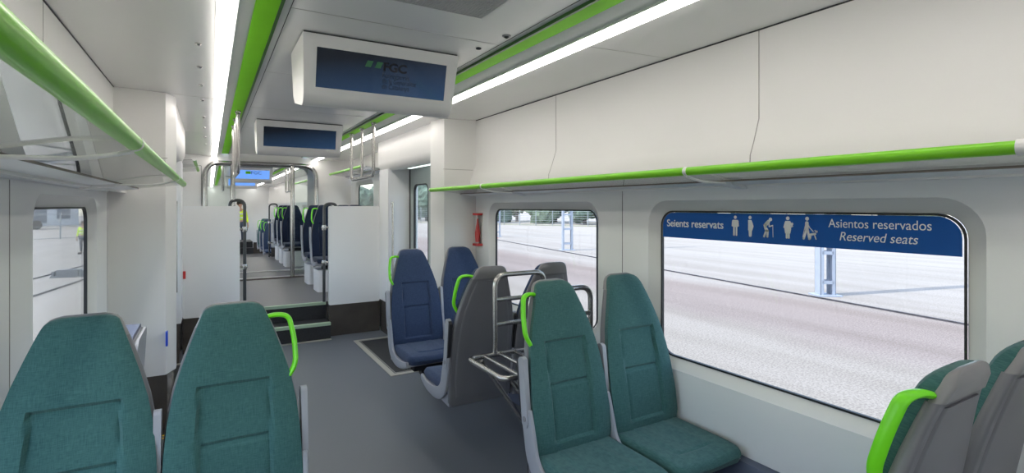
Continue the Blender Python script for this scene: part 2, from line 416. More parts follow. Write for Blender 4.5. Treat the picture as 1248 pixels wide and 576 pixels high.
# corner pillars at the end of the low bay
for s, nm in ((1, 'right'), (-1, 'left')):
    ai = 1.03 if s > 0 else 1.06
    bm = NB()
    prism(bm, [(1.42, YC), (ai+.01, YC), (ai-.045, YC+.13), (ai-.045, YC+.20), (1.42, YC+.20)], lambda p, d: (xw(s, p[0]), p[1], d), .385, 2.385)
    struct('wall_'+nm, bm, 'white', 'white corner pillar beside the doorway', bevel=.008)
    bm = NB()
    prism(bm, [(1.42, YC), (ai+.0, YC-.0), (ai-.03, YC+.13), (ai-.03, YC+.20), (1.42, YC+.20)], lambda p, d: (xw(s, p[0]), p[1], d), .0, .385)
    struct('baseboard_'+nm, bm, 'skirt')
    # seam line on pillar at header height
    bm = NB(); bx(bm, xw(s, ai+.0), xw(s, WA-.03), YC-.002, YC+.002, 1.905, 1.909); trim(bm, 'softseam', smooth=False)
    # header above the door
    bm = NB()
    prism(bm, [(1.42, 2.385), (1.03, 2.385), (1.03, 2.10), (1.06, 2.02), (1.09, 2.00), (1.42, 2.03)], lambda p, d: (xw(s, p[0]), d, p[1]), YC+.2, 6.47)
    struct('wall_'+nm, bm, 'white', 'white panel above the doorway', bevel=.006)
    bm = NB(); bx(bm, xw(s, 1.025), xw(s, 1.04), YC+.2, 6.47, 2.366, 2.372); trim(bm, 'seam', smooth=False)
    bm = NB(); bx(bm, xw(s, 1.17), xw(s, 1.22), YC+.55, 5.75, 2.003, 2.012)
    o = obj('door_light', bm, mat('door_header_diffuser_'+nm, (.9, 1, .95), .4, emis=(.85, 1, .92), estr=.9), smooth=False)
    tag(o, 'slim greenish lamp under the panel above the %s doorway' % nm, 'ceiling light')
    # far jamb block and draught wall
    bm = NB(); prism(bm, [(1.42, 6.10), (1.05, 6.10), (1.05, 6.47), (1.42, 6.47)], lambda p, d: (xw(s, p[0]), p[1], d), .40, 2.02)
    struct('wall_'+nm, bm, 'wallw', 'white wall on the far side of the doorway', bevel=.012)
    bm = NB(); prism(bm, [(1.42, 6.10), (1.065, 6.10), (1.065, 6.47), (1.42, 6.47)], lambda p, d: (xw(s, p[0]), p[1], d), .0, .40)
    struct('baseboard_'+nm, bm, 'skirt')
    # vestibule threshold plate
    bm = NB(); bx(bm, xw(s, .70), xw(s, 1.34), 4.72, 6.05, .0, .004); o = obj('door_mat', bm, 'blackmat', smooth=False)
    tag(o, 'black studded entrance mat by the %s doorway' % nm, 'mat')
    fr = NB()
    holed(fr, [(xw(s, .64), 4.66), (xw(s, 1.36), 4.66), (xw(s, 1.36), 6.11), (xw(s, .64), 6.11)], [[(xw(s, .705), 4.735), (xw(s, 1.33), 4.735), (xw(s, 1.33), 6.04), (xw(s, .705), 6.04)]], lambda p, d: (p[0], p[1], d), .0, .006)
    trim(fr, 'brass', 'pale metal frame around the %s entrance mat' % nm, smooth=False)
    # black line in the frame
    fr = NB()
    holed(fr, [(xw(s, .690), 4.715), (xw(s, 1.345), 4.715), (xw(s, 1.345), 6.06), (xw(s, .690), 6.06)], [[(xw(s, .698), 4.723), (xw(s, 1.337), 4.723), (xw(s, 1.337), 6.052), (xw(s, .698), 6.052)]], lambda p, d: (p[0], p[1], d), .0, .0068)
    trim(fr, 'seam', smooth=False)

# doors
dn = [0]
def door_leaf(side, y0, y1, hinge, label):
    dn[0] += 1
    root = bpy.data.objects.new('door_%d' % dn[0], None); C.objects.link(root); root['kind'] = 'structure'; root['label'] = label
    X0 = 1.32
    fn = lambda p, d: (xw(side, d), p[0], p[1])
    g = rrect(y0+.13, y1-.13, .80, 1.83, .09, 8)
    bm = NB(); holed(bm, [(y0, .02), (y1, .02), (y1, 2.03), (y0, 2.03)], [g], fn, X0, X0+.035)
    obj('leaf', bm, 'doorgray', root)
    g2 = rrect(y0+.145, y1-.145, .815, 1.815, .08, 8)
    bm = NB(); holed(bm, g, [g2], fn, X0-.004, X0+.02); lab(obj('gasket', bm, 'gasket', root), 'black rubber window seal')
    bm = NB(); prism(bm, g2, fn, X0+.008, X0+.014); obj('pane', bm, 'glass', root, smooth=False)
    e = y0 if hinge < 0 else y1
    bm = NB(); bx(bm, xw(side, X0-.006), xw(side, X0+.035), e-.012, e+.012, .02, 2.03); obj('edge_seal', bm, 'gasket', root, smooth=False)
for s, nm in ((1, 'right'), (-1, 'left')):
    door_leaf(s, 4.57, 5.325, 1, 'near leaf of the %s sliding door' % nm)
    door_leaf(s, 5.345, 6.09, 1, 'far leaf of the %s sliding door, with a rounded window' % nm)
    # vertical grab pole on the jamb
    t = thing('grab_pole', 'vertical steel grab pole beside the %s doorway' % nm, 'grab pole', (xw(s, 1.09), 6.05, 0), 0, 'doorway grab poles')
    bm = NB(); tube(bm, [(0, 0, .72), (0, 0, 1.62)], .014); obj('tube', bm, 'steel', t)
    for z in (.74, 1.60):
        bm = NB(); tube(bm, [(0, .0, z), (0, .05, z)], .011); obj('mount', bm, 'steel', t)

# partitions at the steps and steps
YP = 6.47
def partition(x0, x1, nm, label):
    t = thing('partition', label, 'partition', ((x0+x1)/2, YP, 0), 0, 'low partitions at the steps')
    cx = (x0+x1)/2
    bm = NB(); prism(bm, rrect(x0-cx, x1-cx, .375, 1.570, .02, 4), lambda p, d: (p[0], d, p[1]), 0, .05); obj('panel', bm, 'wallw', t, bevel=.004)
    bm = NB(); bx(bm, x0-cx, x1-cx, .004, .06, 0, .374); lab(obj('kick_plate', bm, 'skirt', t, smooth=False), 'dark brown kick plate at the foot')
    return t
pr_ = partition(1.235, 1.850, 'right', 'white waist-high partition to the right of the two steps')
pl_ = partition(-.25, .285, 'left', 'white waist-high partition to the left of the two steps')
def grab_loop(name, xi, xo, y, zb, zt, parent_label, grp='dark grab loops at the steps'):
    t = thing(name, parent_label, 'handrail', (xi, y, 0), 0, grp)
    d = xo-xi
    p = round_path([(0, 0, zb), (0, 0, zt), (d, 0, zt), (d, 0, zt-.12)], .09, 6)
    bm = NB(); tube(bm, p, .017, 12); obj('tube', bm, 'darksteel', t)
    for z in ((.89, 1.31) if y < 7 else (zb+.33, zb+.80)):
        s = 1 if d > 0 else -1
        bm = NB(); tube(bm, [(-.03*s, 0, z), (.07*s, 0, z)], .012, 10)
        lathe(bm, [(.023, -.03), (.026, -.02), (.026, .02), (.023, .03)], 12, (0, 0, z)); lab(obj('clamp', bm, 'steel', t), 'bright steel clamp')
    return t
grab_loop('grab_loop', .335, .19, YP+.03, .42, 1.635, 'dark tubular grab loop on the left partition at the steps')
grab_loop('grab_loop', 1.185, 1.33, YP+.03, .42, 1.60, 'dark tubular grab loop on the right partition at the steps')
# steps
t = thing('steps', 'two dark steps with pale green nosings up to the raised floor', 'steps', (.76, 6.40, 0))
for k, (yy, z) in enumerate(((6.36-6.40, .19), (6.66-6.40, .385))):
    bm = NB(); bx(bm, -.475, .475, yy, yy+.34, 0.0 if k == 0 else .0, z-.004); obj('tread', bm, 'blackmat', t, smooth=False)
    bm = NB(); bx(bm, -.475, .475, yy-.006, yy+.05, z-.03, z+.003); lab(obj('nosing', bm, 'nosing', t, bevel=.002), 'pale green non-slip nosing')
bm = NB(); bx(bm, .285, 1.235, 6.30, 6.355, .0, .005); trim(bm, 'brass', 'pale strip at the foot of the steps', smooth=False)
bm = NB(); bx(bm, XL(1.36), .27, YC-.12, YC-.105, .0, .003); trim(bm, 'yellow', 'yellow line on the floor at the left doorway', smooth=False)
bm = NB(); bx(bm, XL(1.36), .27, YC-.17, YC-.155, .0, .003); trim(bm, 'yellow', smooth=False)
bm = NB(); bx(bm, XL(1.36), .0, YC-.10, 4.64, .0, .0035); trim(bm, 'blackmat', 'black floor area at the left doorway', smooth=False)

# raised bay: walls, windows
ZR = .385
for s, nm in ((1, 'right'), (-1, 'left')):
    for (y0, y1, dz, wins) in ((6.47, 9.35, ZR, [(6.75, 7.55), (7.95, 8.95)]), (10.3, 13.3, ZR, [(10.7, 11.6), (11.95, 12.9)]), (13.3, YE, 0, [(13.7, 15.0), (15.6, 16.9), (18.5, 20.0), (21.0, 23.0)])):
        ws = [(a, b, ZS+dz, ZT+dz) for a, b in wins]
        side_wall(s, y0, y1, 0, 1.70+dz, ws, nm)
        for w in ws: window(s, w)
        pr = [(WA+.003, 2.375), (WA+.003, 2.0+dz*.8), (1.30, 1.66+dz)]
        bm = NB(); prism(bm, pr+[(a+.02, z) for a, z in pr[::-1]], lambda p, d: (xw(s, p[0]), d, p[1]), y0, y1)
        struct('wall_'+nm, bm, 'white')
# bulkheads with arched openings
def bulkhead(y, th):
    bm = NB()
    hole = rrect(-.07, 1.575, .40, 2.27, .16, 8)
    holed(bm, [(XL(1.42), .385), (XR(1.42), .385), (XR(1.42), 2.44), (XL(1.42), 2.44)], [hole], lambda p, d: (p[0], d, p[1]), y, y+th)
    struct('wall_far', bm, 'white', 'white end bulkhead around the open passage')
bulkhead(9.35, .06); bulkhead(10.24, .06)
bm = NB()
for x in (-.12, 1.60): bx(bm, x-.03, x+.03, 9.41, 10.24, .385, 2.30)
bx(bm, -.09, 1.57, 9.41, 10.24, 2.28, 2.31)
struct('wall_gangway', bm, 'shelllt', smooth=False)
bm = NB(); bx(bm, .10, 1.36, 9.20, 9.32, .385, .392)
for k in range(9): bx(bm, .10, 1.36, 9.21+k*.012, 9.214+k*.012, .392, .396)
trim(bm, mat('brown_threshold', (.12, .095, .08), .5, var=.1), 'ribbed brown threshold strip', smooth=False)
bm = NB(); bx(bm, XL(1.42), XR(1.42), YE, YE+.05, 0, 2.44); struct('wall_far', bm, 'wallw', smooth=False)
# arch frame with posts and glass
t = thing('arch_frame', 'tall steel arch with two posts standing at the passage between the carriages', 'frame', (.75, 9.30, ZR))
bm = NB(); tube(bm, round_path([(-.82, 0, 0), (-.82, 0, 1.87), (.82, 0, 1.87), (.82, 0, 0)], .24, 8), .035, 14); obj('arch', bm, 'steel', t)
for x in (-.44, .44):
    bm = NB(); tube(bm, [(x, 0, 0), (x, 0, 1.85)], .034, 14); obj('post', bm, 'steel', t)
for s in (-1, 1):
    bm = NB(); prism(bm, [(s*.48, .05), (s*.78, .05), (s*.78, 1.66), (s*.70, 1.80), (s*.48, 1.82)], lambda p, d: (p[0], d, p[1]), -.004, .004); obj('glass_panel', bm, 'screenglass', t, smooth=False)

# far partitions at the next steps
for y, grp in ((13.25, 1), (19.0, 2)):
    for x0, x1, lb in ((1.235, 1.85, 'right'), (-.25, .285, 'left')):
        t = thing('partition', 'white low partition far down the train, %s of the aisle%s' % (lb, ', nearer of two' if grp == 1 else ', farther of two'), 'partition', ((x0+x1)/2, y, 0), 0, 'far low partitions')
        c = (x0+x1)/2
        b0 = .385 if grp == 1 else .0
        bm = NB(); prism(bm, rrect(x0-c, x1-c, .375 if grp == 2 else .60, 1.57 if grp == 2 else 1.44, .02, 3), lambda p, d: (p[0], d, p[1]), 0, .05); obj('panel', bm, 'wallw', t)
        bm = NB(); bx(bm, x0-c, x1-c, .004, .05, b0, .375 if grp == 2 else .60); obj('kick_plate', bm, 'skirt', t, smooth=False)
grab_loop('grab_loop', 1.19, 1.36, 13.22, .385, 1.62, 'dark grab loop on the far right partition, seen through the passage')
bm = NB(); bx(bm, .285, 1.235, 19.3, 20.6, 0, .38); bx(bm, .285, 1.235, 19.02, 19.3, 0, .19); o = obj('steps', bm, 'blackmat', smooth=False); tag(o, 'dark steps at the far end of the train', 'steps')

# ------------------------------------------------------------------ luggage racks
def rack(side, y0, y1, z, collars, label):
    """z = rail height; rail half offset .95"""
    nm = 'right' if side > 0 else 'left'
    ar = .947 if side > 0 else .955
    t = thing('luggage_rack', label, 'luggage rack', (xw(side, WA), (y0+y1)/2, z), 0, 'overhead luggage racks')
    ox, oy, oz = xw(side, WA), (y0+y1)/2, z
    X = lambda a: xw(side, a)-ox
    bm = NB(); tube(bm, [(X(ar), y0-oy, 0), (X(ar), y1-oy, 0)], .018, 20); lab(obj('rail', bm, 'green', t), 'lime green tubular front rail')
    for y in collars:
        bm = NB(); tube(bm, [(X(ar), y-oy-.008, 0), (X(ar), y-oy+.008, 0)], .0198, 20); obj('collar', bm, 'white', t)
        # bracket arm from the collar back to the ledge
        bm = NB()
        tube(bm, smooth_path([(X(ar), y-oy, -.020), (X(ar+.06), y-oy, -.034), (X(ar+.12), y-oy, -.042), (X(1.20), y-oy, -.044)], 4), .0055, 8)
        prism(bm, [(1.19, -.038), (1.24, -.040), (WA-.05, -.058), (WA-.05, -.068), (1.21, -.054)], lambda p, d: (X(p[0]), d, p[1]), y-oy-.03, y-oy+.03)
        obj('bracket', bm, 'white', t, bevel=.003)
    bm = NB(); tube(bm, [(X(ar), y0-oy-.018, 0), (X(ar), y0-oy, 0)], .021, 20); obj('end_cap', bm, 'white', t)
    bm = NB(); tube(bm, [(X(ar), y1-oy, 0), (X(ar), y1-oy+.01, 0)], .019, 20); obj('end_cap', bm, 'white', t)
    bm = NB(); prism(bm, [(ar+.012, -.008), (1.215, -.036), (1.215, -.030), (ar+.012, -.002)], lambda p, d: (X(p[0]), d, p[1]), y0-oy, y1-oy); lab(obj('glass_shelf', bm, 'shelfglass', t, smooth=False), 'clear glass shelf')
    bm = NB(); prism(bm, [(1.20, -.038), (1.21, -.041), (WA, -.056), (WA, .0), (1.30, -.012), (1.20, -.022)], lambda p, d: (X(p[0]), d, p[1]), y0-oy, y1-oy); obj('ledge', bm, 'wallw', t)
    bm = NB(); bx(bm, X(1.197), X(1.201), y0-oy, y1-oy, -.038, -.022); obj('edge_strip', bm, mat('brown_edge_'+nm, (.16, .13, .11), .5, var=.05), t, smooth=False)
rack(1, .474, 4.45, 1.57+.147, (1.513, 3.415), 'long overhead rack on the right wall above the windows, with a lime green rail')
rack(-1, .36, 4.12, 1.57+.149, (1.50, 3.20), 'long overhead rack on the left wall seen from below, with a lime green rail')
rack(1, 6.85, 9.05, 1.57+.147+ZR, (7.9,), 'short overhead rack on the right in the raised section beyond the partition')
rack(-1, 6.85, 9.05, 1.57+.147+ZR, (7.9,), 'short overhead rack on the left in the raised section beyond the partition')
rack(1, 10.5, 13.2, 1.57+.147+ZR, (11.8,), 'far overhead rack on the right seen through the arch')

# ------------------------------------------------------------------ seats
def lerp(a, b, t): return a+(b-a)*t
def interp(tab, z):
    if z <= tab[0][0]: return tab[0][1]
    for (z0, v0), (z1, v1) in zip(tab, tab[1:]):
        if z <= z1:
            t = (z-z0)/(z1-z0); return v0+(v1-v0)*t
    return tab[-1][1]
def sst(a, b, x):
    t = max(0, min(1, (x-a)/(b-a))); return t*t*(3-2*t)
WT = [(.40, .212), (.50, .216), (.62, .217), (.75, .212), (.85, .203), (.95, .185), (1.03, .162), (1.11, .135), (1.17, .113), (1.196, .103), (1.208, .097), (1.217, .084), (1.222, .062)]
YF = [(.40, .00), (.50, -.008), (.60, .004), (.75, .035), (.90, .070), (1.05, .108), (1.15, .138), (1.222, .165)]
def frontpad(bm):
    nz, nx = 66, 40; grid = []
    z0, z1 = .43, 1.222
    for i in range(nz+1):
        z = lerp(z0, z1, i/nz) if i < nz-8 else lerp(lerp(z0, z1, (nz-8)/nz), z1, math.sin((i-nz+8)/8*PI/2))
        w = interp(WT, z); row = []
        for j in range(nx+1):
            e = -1+2*j/nx; x = w*e
            y = interp(YF, z)
            y -= .016*(1-abs(e)**5)                                # fullness
            y += .010*math.exp(-((abs(x)-.0)/.12)**2)*.6           # hollow in the middle
            # inset panel
            m = sst(.116, .110, abs(x)-.012*(0.9-z))*sst(.50, .515, z)*sst(.955, .94, z)
            y += .013*m
            y += .011*math.exp(-((z-.755)/.006)**2)*m
            # crease around the panel
            d = min(abs(abs(x)-.112), 1) if .50 < z < .955 else 1
            y += .006*math.exp(-(d/.005)**2)
            dz = min(abs(z-.95), 1) if abs(x) < .112 else 1
            y += .007*math.exp(-(dz/.006)**2)
            t = max(0, (z-1.17)/.052); y += .022*t*t
            row.append(bm.verts.new((x, y, z)))
        grid.append(row)
    back = [[bm.verts.new((interp(WT, v.co.z)*(-1+2*j/nx)*.97, interp(YF, v.co.z)+.036, v.co.z)) for j, v in enumerate(r)] for r in grid]
    for G in (grid, back):
        for i in range(nz):
            for j in range(nx): bm.faces.new((G[i][j], G[i][j+1], G[i+1][j+1], G[i+1][j]))
    for i in range(nz):
        for j in (0, nx): bm.faces.new((grid[i][j], grid[i+1][j], back[i+1][j], back[i][j]))
    for j in range(nx):
        for i in (0, nz): bm.faces.new((grid[i][j], grid[i][j+1], back[i][j+1], back[i][j]))
    return bm
def loftz(bm, zs, wfn, yf, yb, nx=12, r=.5):
    """closed rounded-box section lofted along z"""
    rings = []
    for z in zs:
        w, a, b = wfn(z), yf(z), yb(z); rr = min(.018, (b-a)*.45, w*.45)
        rings.append([bm.verts.new((x, y, z)) for x, y in rrect(-w, w, a, b, rr, 3)])
    n = len(rings[0])
    for A, B in zip(rings, rings[1:]):
        for k in range(n): bm.faces.new((A[k], A[(k+1) % n], B[(k+1) % n], B[k]))
    bm.faces.new(rings[0][::-1]); bm.faces.new(rings[-1]); return bm
def TH(z): return .080-.022*max(0, min(1, (z-.5)/.6))-max(0, (.62-z))*.06
def shellbm():
    bm = NB(); zs = [.335, .36, .40, .50, .62, .75, .85, .95, 1.03, 1.10, 1.15]
    loftz(bm, zs, lambda z: interp(WT, z)+.005-(.02 if z < .34 else 0), lambda z: interp(YF, z)+.026, lambda z: interp(YF, z)+TH(z))
    return bm
def capbm():
    bm = NB(); zs = [1.15, 1.17, 1.19, 1.205, 1.216, 1.223, 1.227]
    wt = [(1.15, .124), (1.17, .115), (1.19, .107), (1.205, .100), (1.216, .090), (1.223, .074), (1.227, .056)]
    loftz(bm, zs, lambda z: interp(wt, z), lambda z: interp(YF, z)+.030+max(0, z-1.21)*.5, lambda z: interp(YF, z)+.064-max(0, z-1.19)*.4)
    return bm
def rearpanelbm():
    bm = NB(); zs = [.39, .50, .62, .75, .85, .95, 1.03, 1.10, 1.135]
    loftz(bm, zs, lambda z: interp(WT, z)-.030, lambda z: interp(YF, z)+.03, lambda z: interp(YF, z)+TH(z)+.006)
    return bm
def cushionbm():
    bm = NB(); nx, ny = 40, 44; R_ = .055; W0 = .216; Y1 = -.415
    top, bot = [], []
    for i in range(ny+1):
        q = i/ny; y = lerp(.02, Y1, q if q < .8 else .8+.2*math.sin((q-.8)/.2*PI/2))
        d = max(0, (Y1+R_)-y)
        wx = W0-R_+math.sqrt(max(0, R_*R_-d*d)); row = []; rb = []
        for j in range(nx+1):
            e = -1+2*j/nx; e = math.copysign(1-(1-abs(e))**1.4, e); x = wx*e
            edge = min(wx-abs(x)+.0, (y-Y1)+.0) if True else 0
            k = max(0, 1-edge/.028)
            z = .466-.026*k**2.5-.006*math.exp(-(x/.10)**2)-.012*max(0, (-y-.28)/.135)**2
            m = sst(.118, .110, abs(x))*sst(-.31, -.30, y)
            z += .004*m-.005*math.exp(-((abs(x)-.114)/.005)**2)*(1 if y > -.305 else 0)-.005*math.exp(-((y+.305)/.005)**2)*(1 if abs(x) < .114 else 0)
            row.append(bm.verts.new((x, y, z)))
            rb.append(bm.verts.new((x*.965, .02+(y-.02)*.975, .398)))
        top.append(row); bot.append(rb)
    for G in (top, bot):
        for i in range(ny):
            for j in range(nx): bm.faces.new((G[i][j], G[i][j+1], G[i+1][j+1], G[i+1][j]))
    for i in range(ny):
        for j in (0, nx): bm.faces.new((top[i][j], top[i+1][j], bot[i+1][j], bot[i][j]))
    for j in range(nx):
        for i in (0, ny): bm.faces.new((top[i][j], top[i][j+1], bot[i][j+1], bot[i][j]))
    return bm
def panbm():
    bm = NB()
    prism(bm, [(.05, .335), (-.10, .345), (-.30, .358), (-.385, .385), (-.385, .40), (.05, .402)], lambda p, d: (d, p[0], p[1]), -.213, .213)
    return bm
def sidebm(s):
    bm = NB()
    path = smooth_path([(s*.226, .056, .655), (s*.226, .050, .63), (s*.226, .028, .54), (s*.226, .0, .45), (s*.226, -.06, .395), (s*.226, -.16, .372), (s*.226, -.28, .378), (s*.223, -.385, .405)], 5)
    n = len(path)
    # tapered rectangular section
    rings = []
    for i, p in enumerate(path):
        t = (path[min(i+1, n-1)]-path[max(i-1, 0)]).normalized(); side = Vector((1, 0, 0)); side = (side-t*side.dot(t)).normalized(); nn = t.cross(side)
        k = i/(n-1); hw = .010; hd = .030+.014*math.sin(PI*min(1, k*1.25))-.016*max(0, k-.8)*5*.6
        if i == 0: hd *= .4
        rings.append([bm.verts.new(p+side*a+nn*b) for a, b in rrect(-hw, hw, -hd, hd, min(hw, hd)*.7, 2)])
    m = len(rings[0])
    for A, B in zip(rings, rings[1:]):
        for k in range(m): bm.faces.new((A[k], A[(k+1) % m], B[(k+1) % m], B[k]))
    bm.faces.new(rings[0][::-1]); bm.faces.new(rings[-1])
    return bm
def armbm(s):
    x = s*.230; bm = NB()
    out = []
    a = (.050, .60); b = (.085, .885); hw = .024
    d = Vector((b[0]-a[0], b[1]-a[1])).normalized(); nn = Vector((-d.y, d.x))
    for k in range(9):
        an = PI*k/8; v = Vector(b)-d*.018+nn*hw*math.cos(an)+d*.018*math.sin(an); out.append((v.x, v.y))
    for k in range(9):
        an = PI+PI*k/8; v = Vector(a)+nn*hw*math.cos(an)+d*hw*math.sin(an); out.append((v.x, v.y))
    prism(bm, out, lambda p, dd: (dd, p[0], p[1]), x-.011, x+.011)
    return bm
def screwbm(s):
    bm = NB()
    for y, z in ((.052, .615),):
        tube(bm, [(s*.230-.0135, y, z), (s*.230+.0135, y, z)], .013, 14)
    return bm
def handlebm(s):
    y = .075
    p = round_path([(s*.100, .175, 1.160), (s*.140, .165, 1.172), (s*.186, .150, 1.165), (s*.203, .125, 1.08), (s*.206, .10, .985), (s*.175, .095, .935)], .035, 5)
    bm = NB(); sweep(bm, p, circ(.0165, 14, .0095), up=(0, 1, 0)); return bm
def supportbm():
    bm = NB(); bx(bm, -.12, .12, -.24, -.16, .300, .356); return bm
SM = {}
def seatmeshes():
    def sq(me):
        for v in me.vertices:
            if v.co.z > .4: v.co.z = .4+(v.co.z-.4)*.9745
        return me
    SM['back'] = {}; SM['cush'] = {}
    for k in ('fgreen', 'fblue', 'fnavy'):
        SM['back'][k] = sq(mesh('backrest', frontpad(NB()), k)); SM['cush'][k] = mesh('cushion', cushionbm(), k)
    SM['shell'] = sq(mesh('shell', shellbm(), 'shell')); SM['cap'] = sq(mesh('top_cap', capbm(), 'cap')); SM['rear'] = sq(mesh('rear_panel', rearpanelbm(), 'shell'))
    SM['pan'] = mesh('seat_pan', panbm(), 'shelllt', bevel=.006)
    SM['side'] = {s: mesh('side_frame', sidebm(s), 'shelllt') for s in (1, -1)}
    SM['arm'] = {s: mesh('armrest', armbm(s), 'shelllt', bevel=.004) for s in (1, -1)}
    SM['screw'] = {s: mesh('pivot', screwbm(s), 'cap') for s in (1, -1)}
    SM['handle'] = {s: sq(mesh('handle', handlebm(s), 'limeplastic')) for s in (1, -1)}
    SM['pad'] = {s: mesh('arm_pad', prism(NB(), [(.075, .64), (.093, .66), (.122, .86), (.104, .875)], lambda p, d: (d, p[0], p[1]), s*.230-.010, s*.230+.010), 'darkpad', bevel=.004) for s in (1, -1)}
    SM['support'] = mesh('support_bracket', supportbm(), 'darkpad', smooth=False)
seatmeshes()
def seat(x, y, rz, fab, aisle, label, group, z=0, arms=True, pedestal=None):
    """x,y = point under the foot of the backrest; aisle = local side of the handle (+1/-1) or 0"""
    t = thing('train_seat', label, 'seat', (x, y, z), rz, group)
    place('cushion', SM['cush'][fab], t); bk = place('backrest', SM['back'][fab], t)
    place('shell', SM['shell'], t); lab(place('top_cap', SM['cap'], t), 'light grey cap on top of the shell'); place('rear_panel', SM['rear'], t)
    place('seat_pan', SM['pan'], t)
    for s in ((1, -1) if aisle else ()): place('side_frame', SM['side'][s], t)
    place('support_bracket', SM['support'], t)
    if aisle:
        lab(place('handle', SM['handle'][aisle], t), 'lime green grab handle')
        for s in ((1, -1) if arms else ()):
            a = place('armrest', SM['arm'][s], t); place('pivot', SM['screw'][s], a); lab(place('arm_pad', SM['pad'][s], a), 'black pad on the armrest')
    if pedestal:
        bm = NB(); prism(bm, rrect(-.20, .20, -.36, .04, .05, 4), lambda p, d: (p[0], p[1], d), 0, .30); obj('pedestal', bm, 'wallw', t)
    return t
A1, A2 = 1.458, 1.915
seat(A1, 1.915, 0, 'fgreen', -1, 'teal seat with lime handle facing the camera, aisle seat of the right pair', 'teal seats facing the camera')
seat(A2, 1.915, 0, 'fgreen', 0, 'teal seat without a handle, against the right wall below the big window', 'teal seats facing the camera')
seat(.078, 2.02, 0, 'fgreen', 1, 'large teal seat in the left foreground, its lime handle beside the aisle', 'teal seats facing the camera')
seat(-.364, 2.02, 0, 'fgreen', 0, 'large teal seat at the bottom left in front of the left window', 'teal seats facing the camera')
seat(1.472, 4.03, 0, 'fblue', -1, 'navy blue seat with lime handle facing the camera near the right doorway', 'navy seats by the doorway')
seat(1.926, 4.05, 0, 'fblue', 0, 'navy blue seat by the corner pillar, beside the seat with the lime handle', 'navy seats by the doorway')
seat(1.480, 2.98, PI, 'fblue', 1, 'grey backed seat with lime handle turned away, beside the steel luggage stand', 'grey backed seats turned away')
seat(1.930, 2.97, PI, 'fblue', 0, 'grey backed seat turned away, in front of the second right window', 'grey backed seats turned away')
seat(1.515, .70, PI, 'fgreen', 1, 'grey backed seat with lime handle at the bottom right corner', 'grey backed seats turned away')
seat(1.933, .69, PI, 'fgreen', 0, 'grey backed seat cut off by the right edge of the photo', 'grey backed seats turned away')
# raised section seats
for y, lb in ((7.80, 'first'), (8.62, 'second')):
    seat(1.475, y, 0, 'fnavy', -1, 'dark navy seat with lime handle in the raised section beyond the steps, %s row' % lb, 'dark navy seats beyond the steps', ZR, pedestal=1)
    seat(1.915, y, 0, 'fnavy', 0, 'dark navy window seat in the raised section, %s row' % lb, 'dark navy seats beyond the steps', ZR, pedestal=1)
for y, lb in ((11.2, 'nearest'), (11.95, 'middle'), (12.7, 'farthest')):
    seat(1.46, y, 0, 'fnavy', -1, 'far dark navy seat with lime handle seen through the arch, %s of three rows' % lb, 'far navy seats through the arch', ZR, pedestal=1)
for k, (y, f) in enumerate(((14.6, 'fblue'), (15.6, 'fblue'), (16.5, 'fgreen'))):
    seat(1.40, y, 0, f, -1, ['far blue seat on the low floor beyond the passage, nearest of three', 'far blue seat on the low floor beyond the passage, middle of three', 'far teal seat on the low floor beyond the passage'][k], 'far seats on the low floor')
# carriers between wall and seats
for x, y, rz, lb in ((XR(1.30), 1.915, 0, 'teal'), (XR(1.30), 4.04, 0, 'navy'), (XR(1.30), 2.975, 0, 'grey backed'), (XR(1.30), .74, 0, 'bottom right')):
    sg = 1 if y > 2.5 and y < 3.5 or y < 1 else -1
    bm = NB(); bx(bm, 0, -.68, sg*.20-.035, sg*.20+.035, .255, .299); bx(bm, 0, .06, sg*.20-.06, sg*.20+.06, .20, .33)
    o = obj('seat_carrier', bm, 'darkpad', bevel=.004); o.location = (x, y, 0); tag(o, 'dark carrier beam holding the right side %s seats off the floor' % lb, 'seat beam', 'beams carrying the seats')
bm = NB(); bx(bm, 0, .68, -.235, -.165, .255, .299); bx(bm, 0, -.06, -.26, -.14, .20, .33)
o = obj('seat_carrier', bm, 'darkpad', bevel=.004); o.location = (XL(1.30), 2.02, 0); tag(o, 'dark carrier beam under the left foreground teal seats', 'seat beam', 'beams carrying the seats')

# folded tip-up seat on the left wall
t = thing('tip_up_seat', 'folded wall seat with dark blue pad behind the leftmost teal seat', 'seat', (xw(-1, WA), 3.22, 0))
bm = NB(); prism(bm, rrect(-.20, .20, .50, .925, .05, 5), lambda p, d: (d+(p[1]-.5)*.06, p[0], p[1]), .245, .27); lab(obj('seat_pan', bm, 'shelllt', t, bevel=.006), 'light grey underside')
bm = NB(); prism(bm, rrect(-.195, .195, .51, .945, .05, 5), lambda p, d: (d+(p[1]-.5)*.06, p[0], p[1]), .170, .244); lab(obj('cushion', bm, 'bluegray', t, bevel=.012), 'dark blue pad')
bm = NB(); bx(bm, 0, .25, -.17, -.13, .44, .56); bx(bm, 0, .25, .13, .17, .44, .56); bx(bm, 0, .05, -.21, .21, .42, .58); obj('hinge', bm, 'cap', t, bevel=.005)

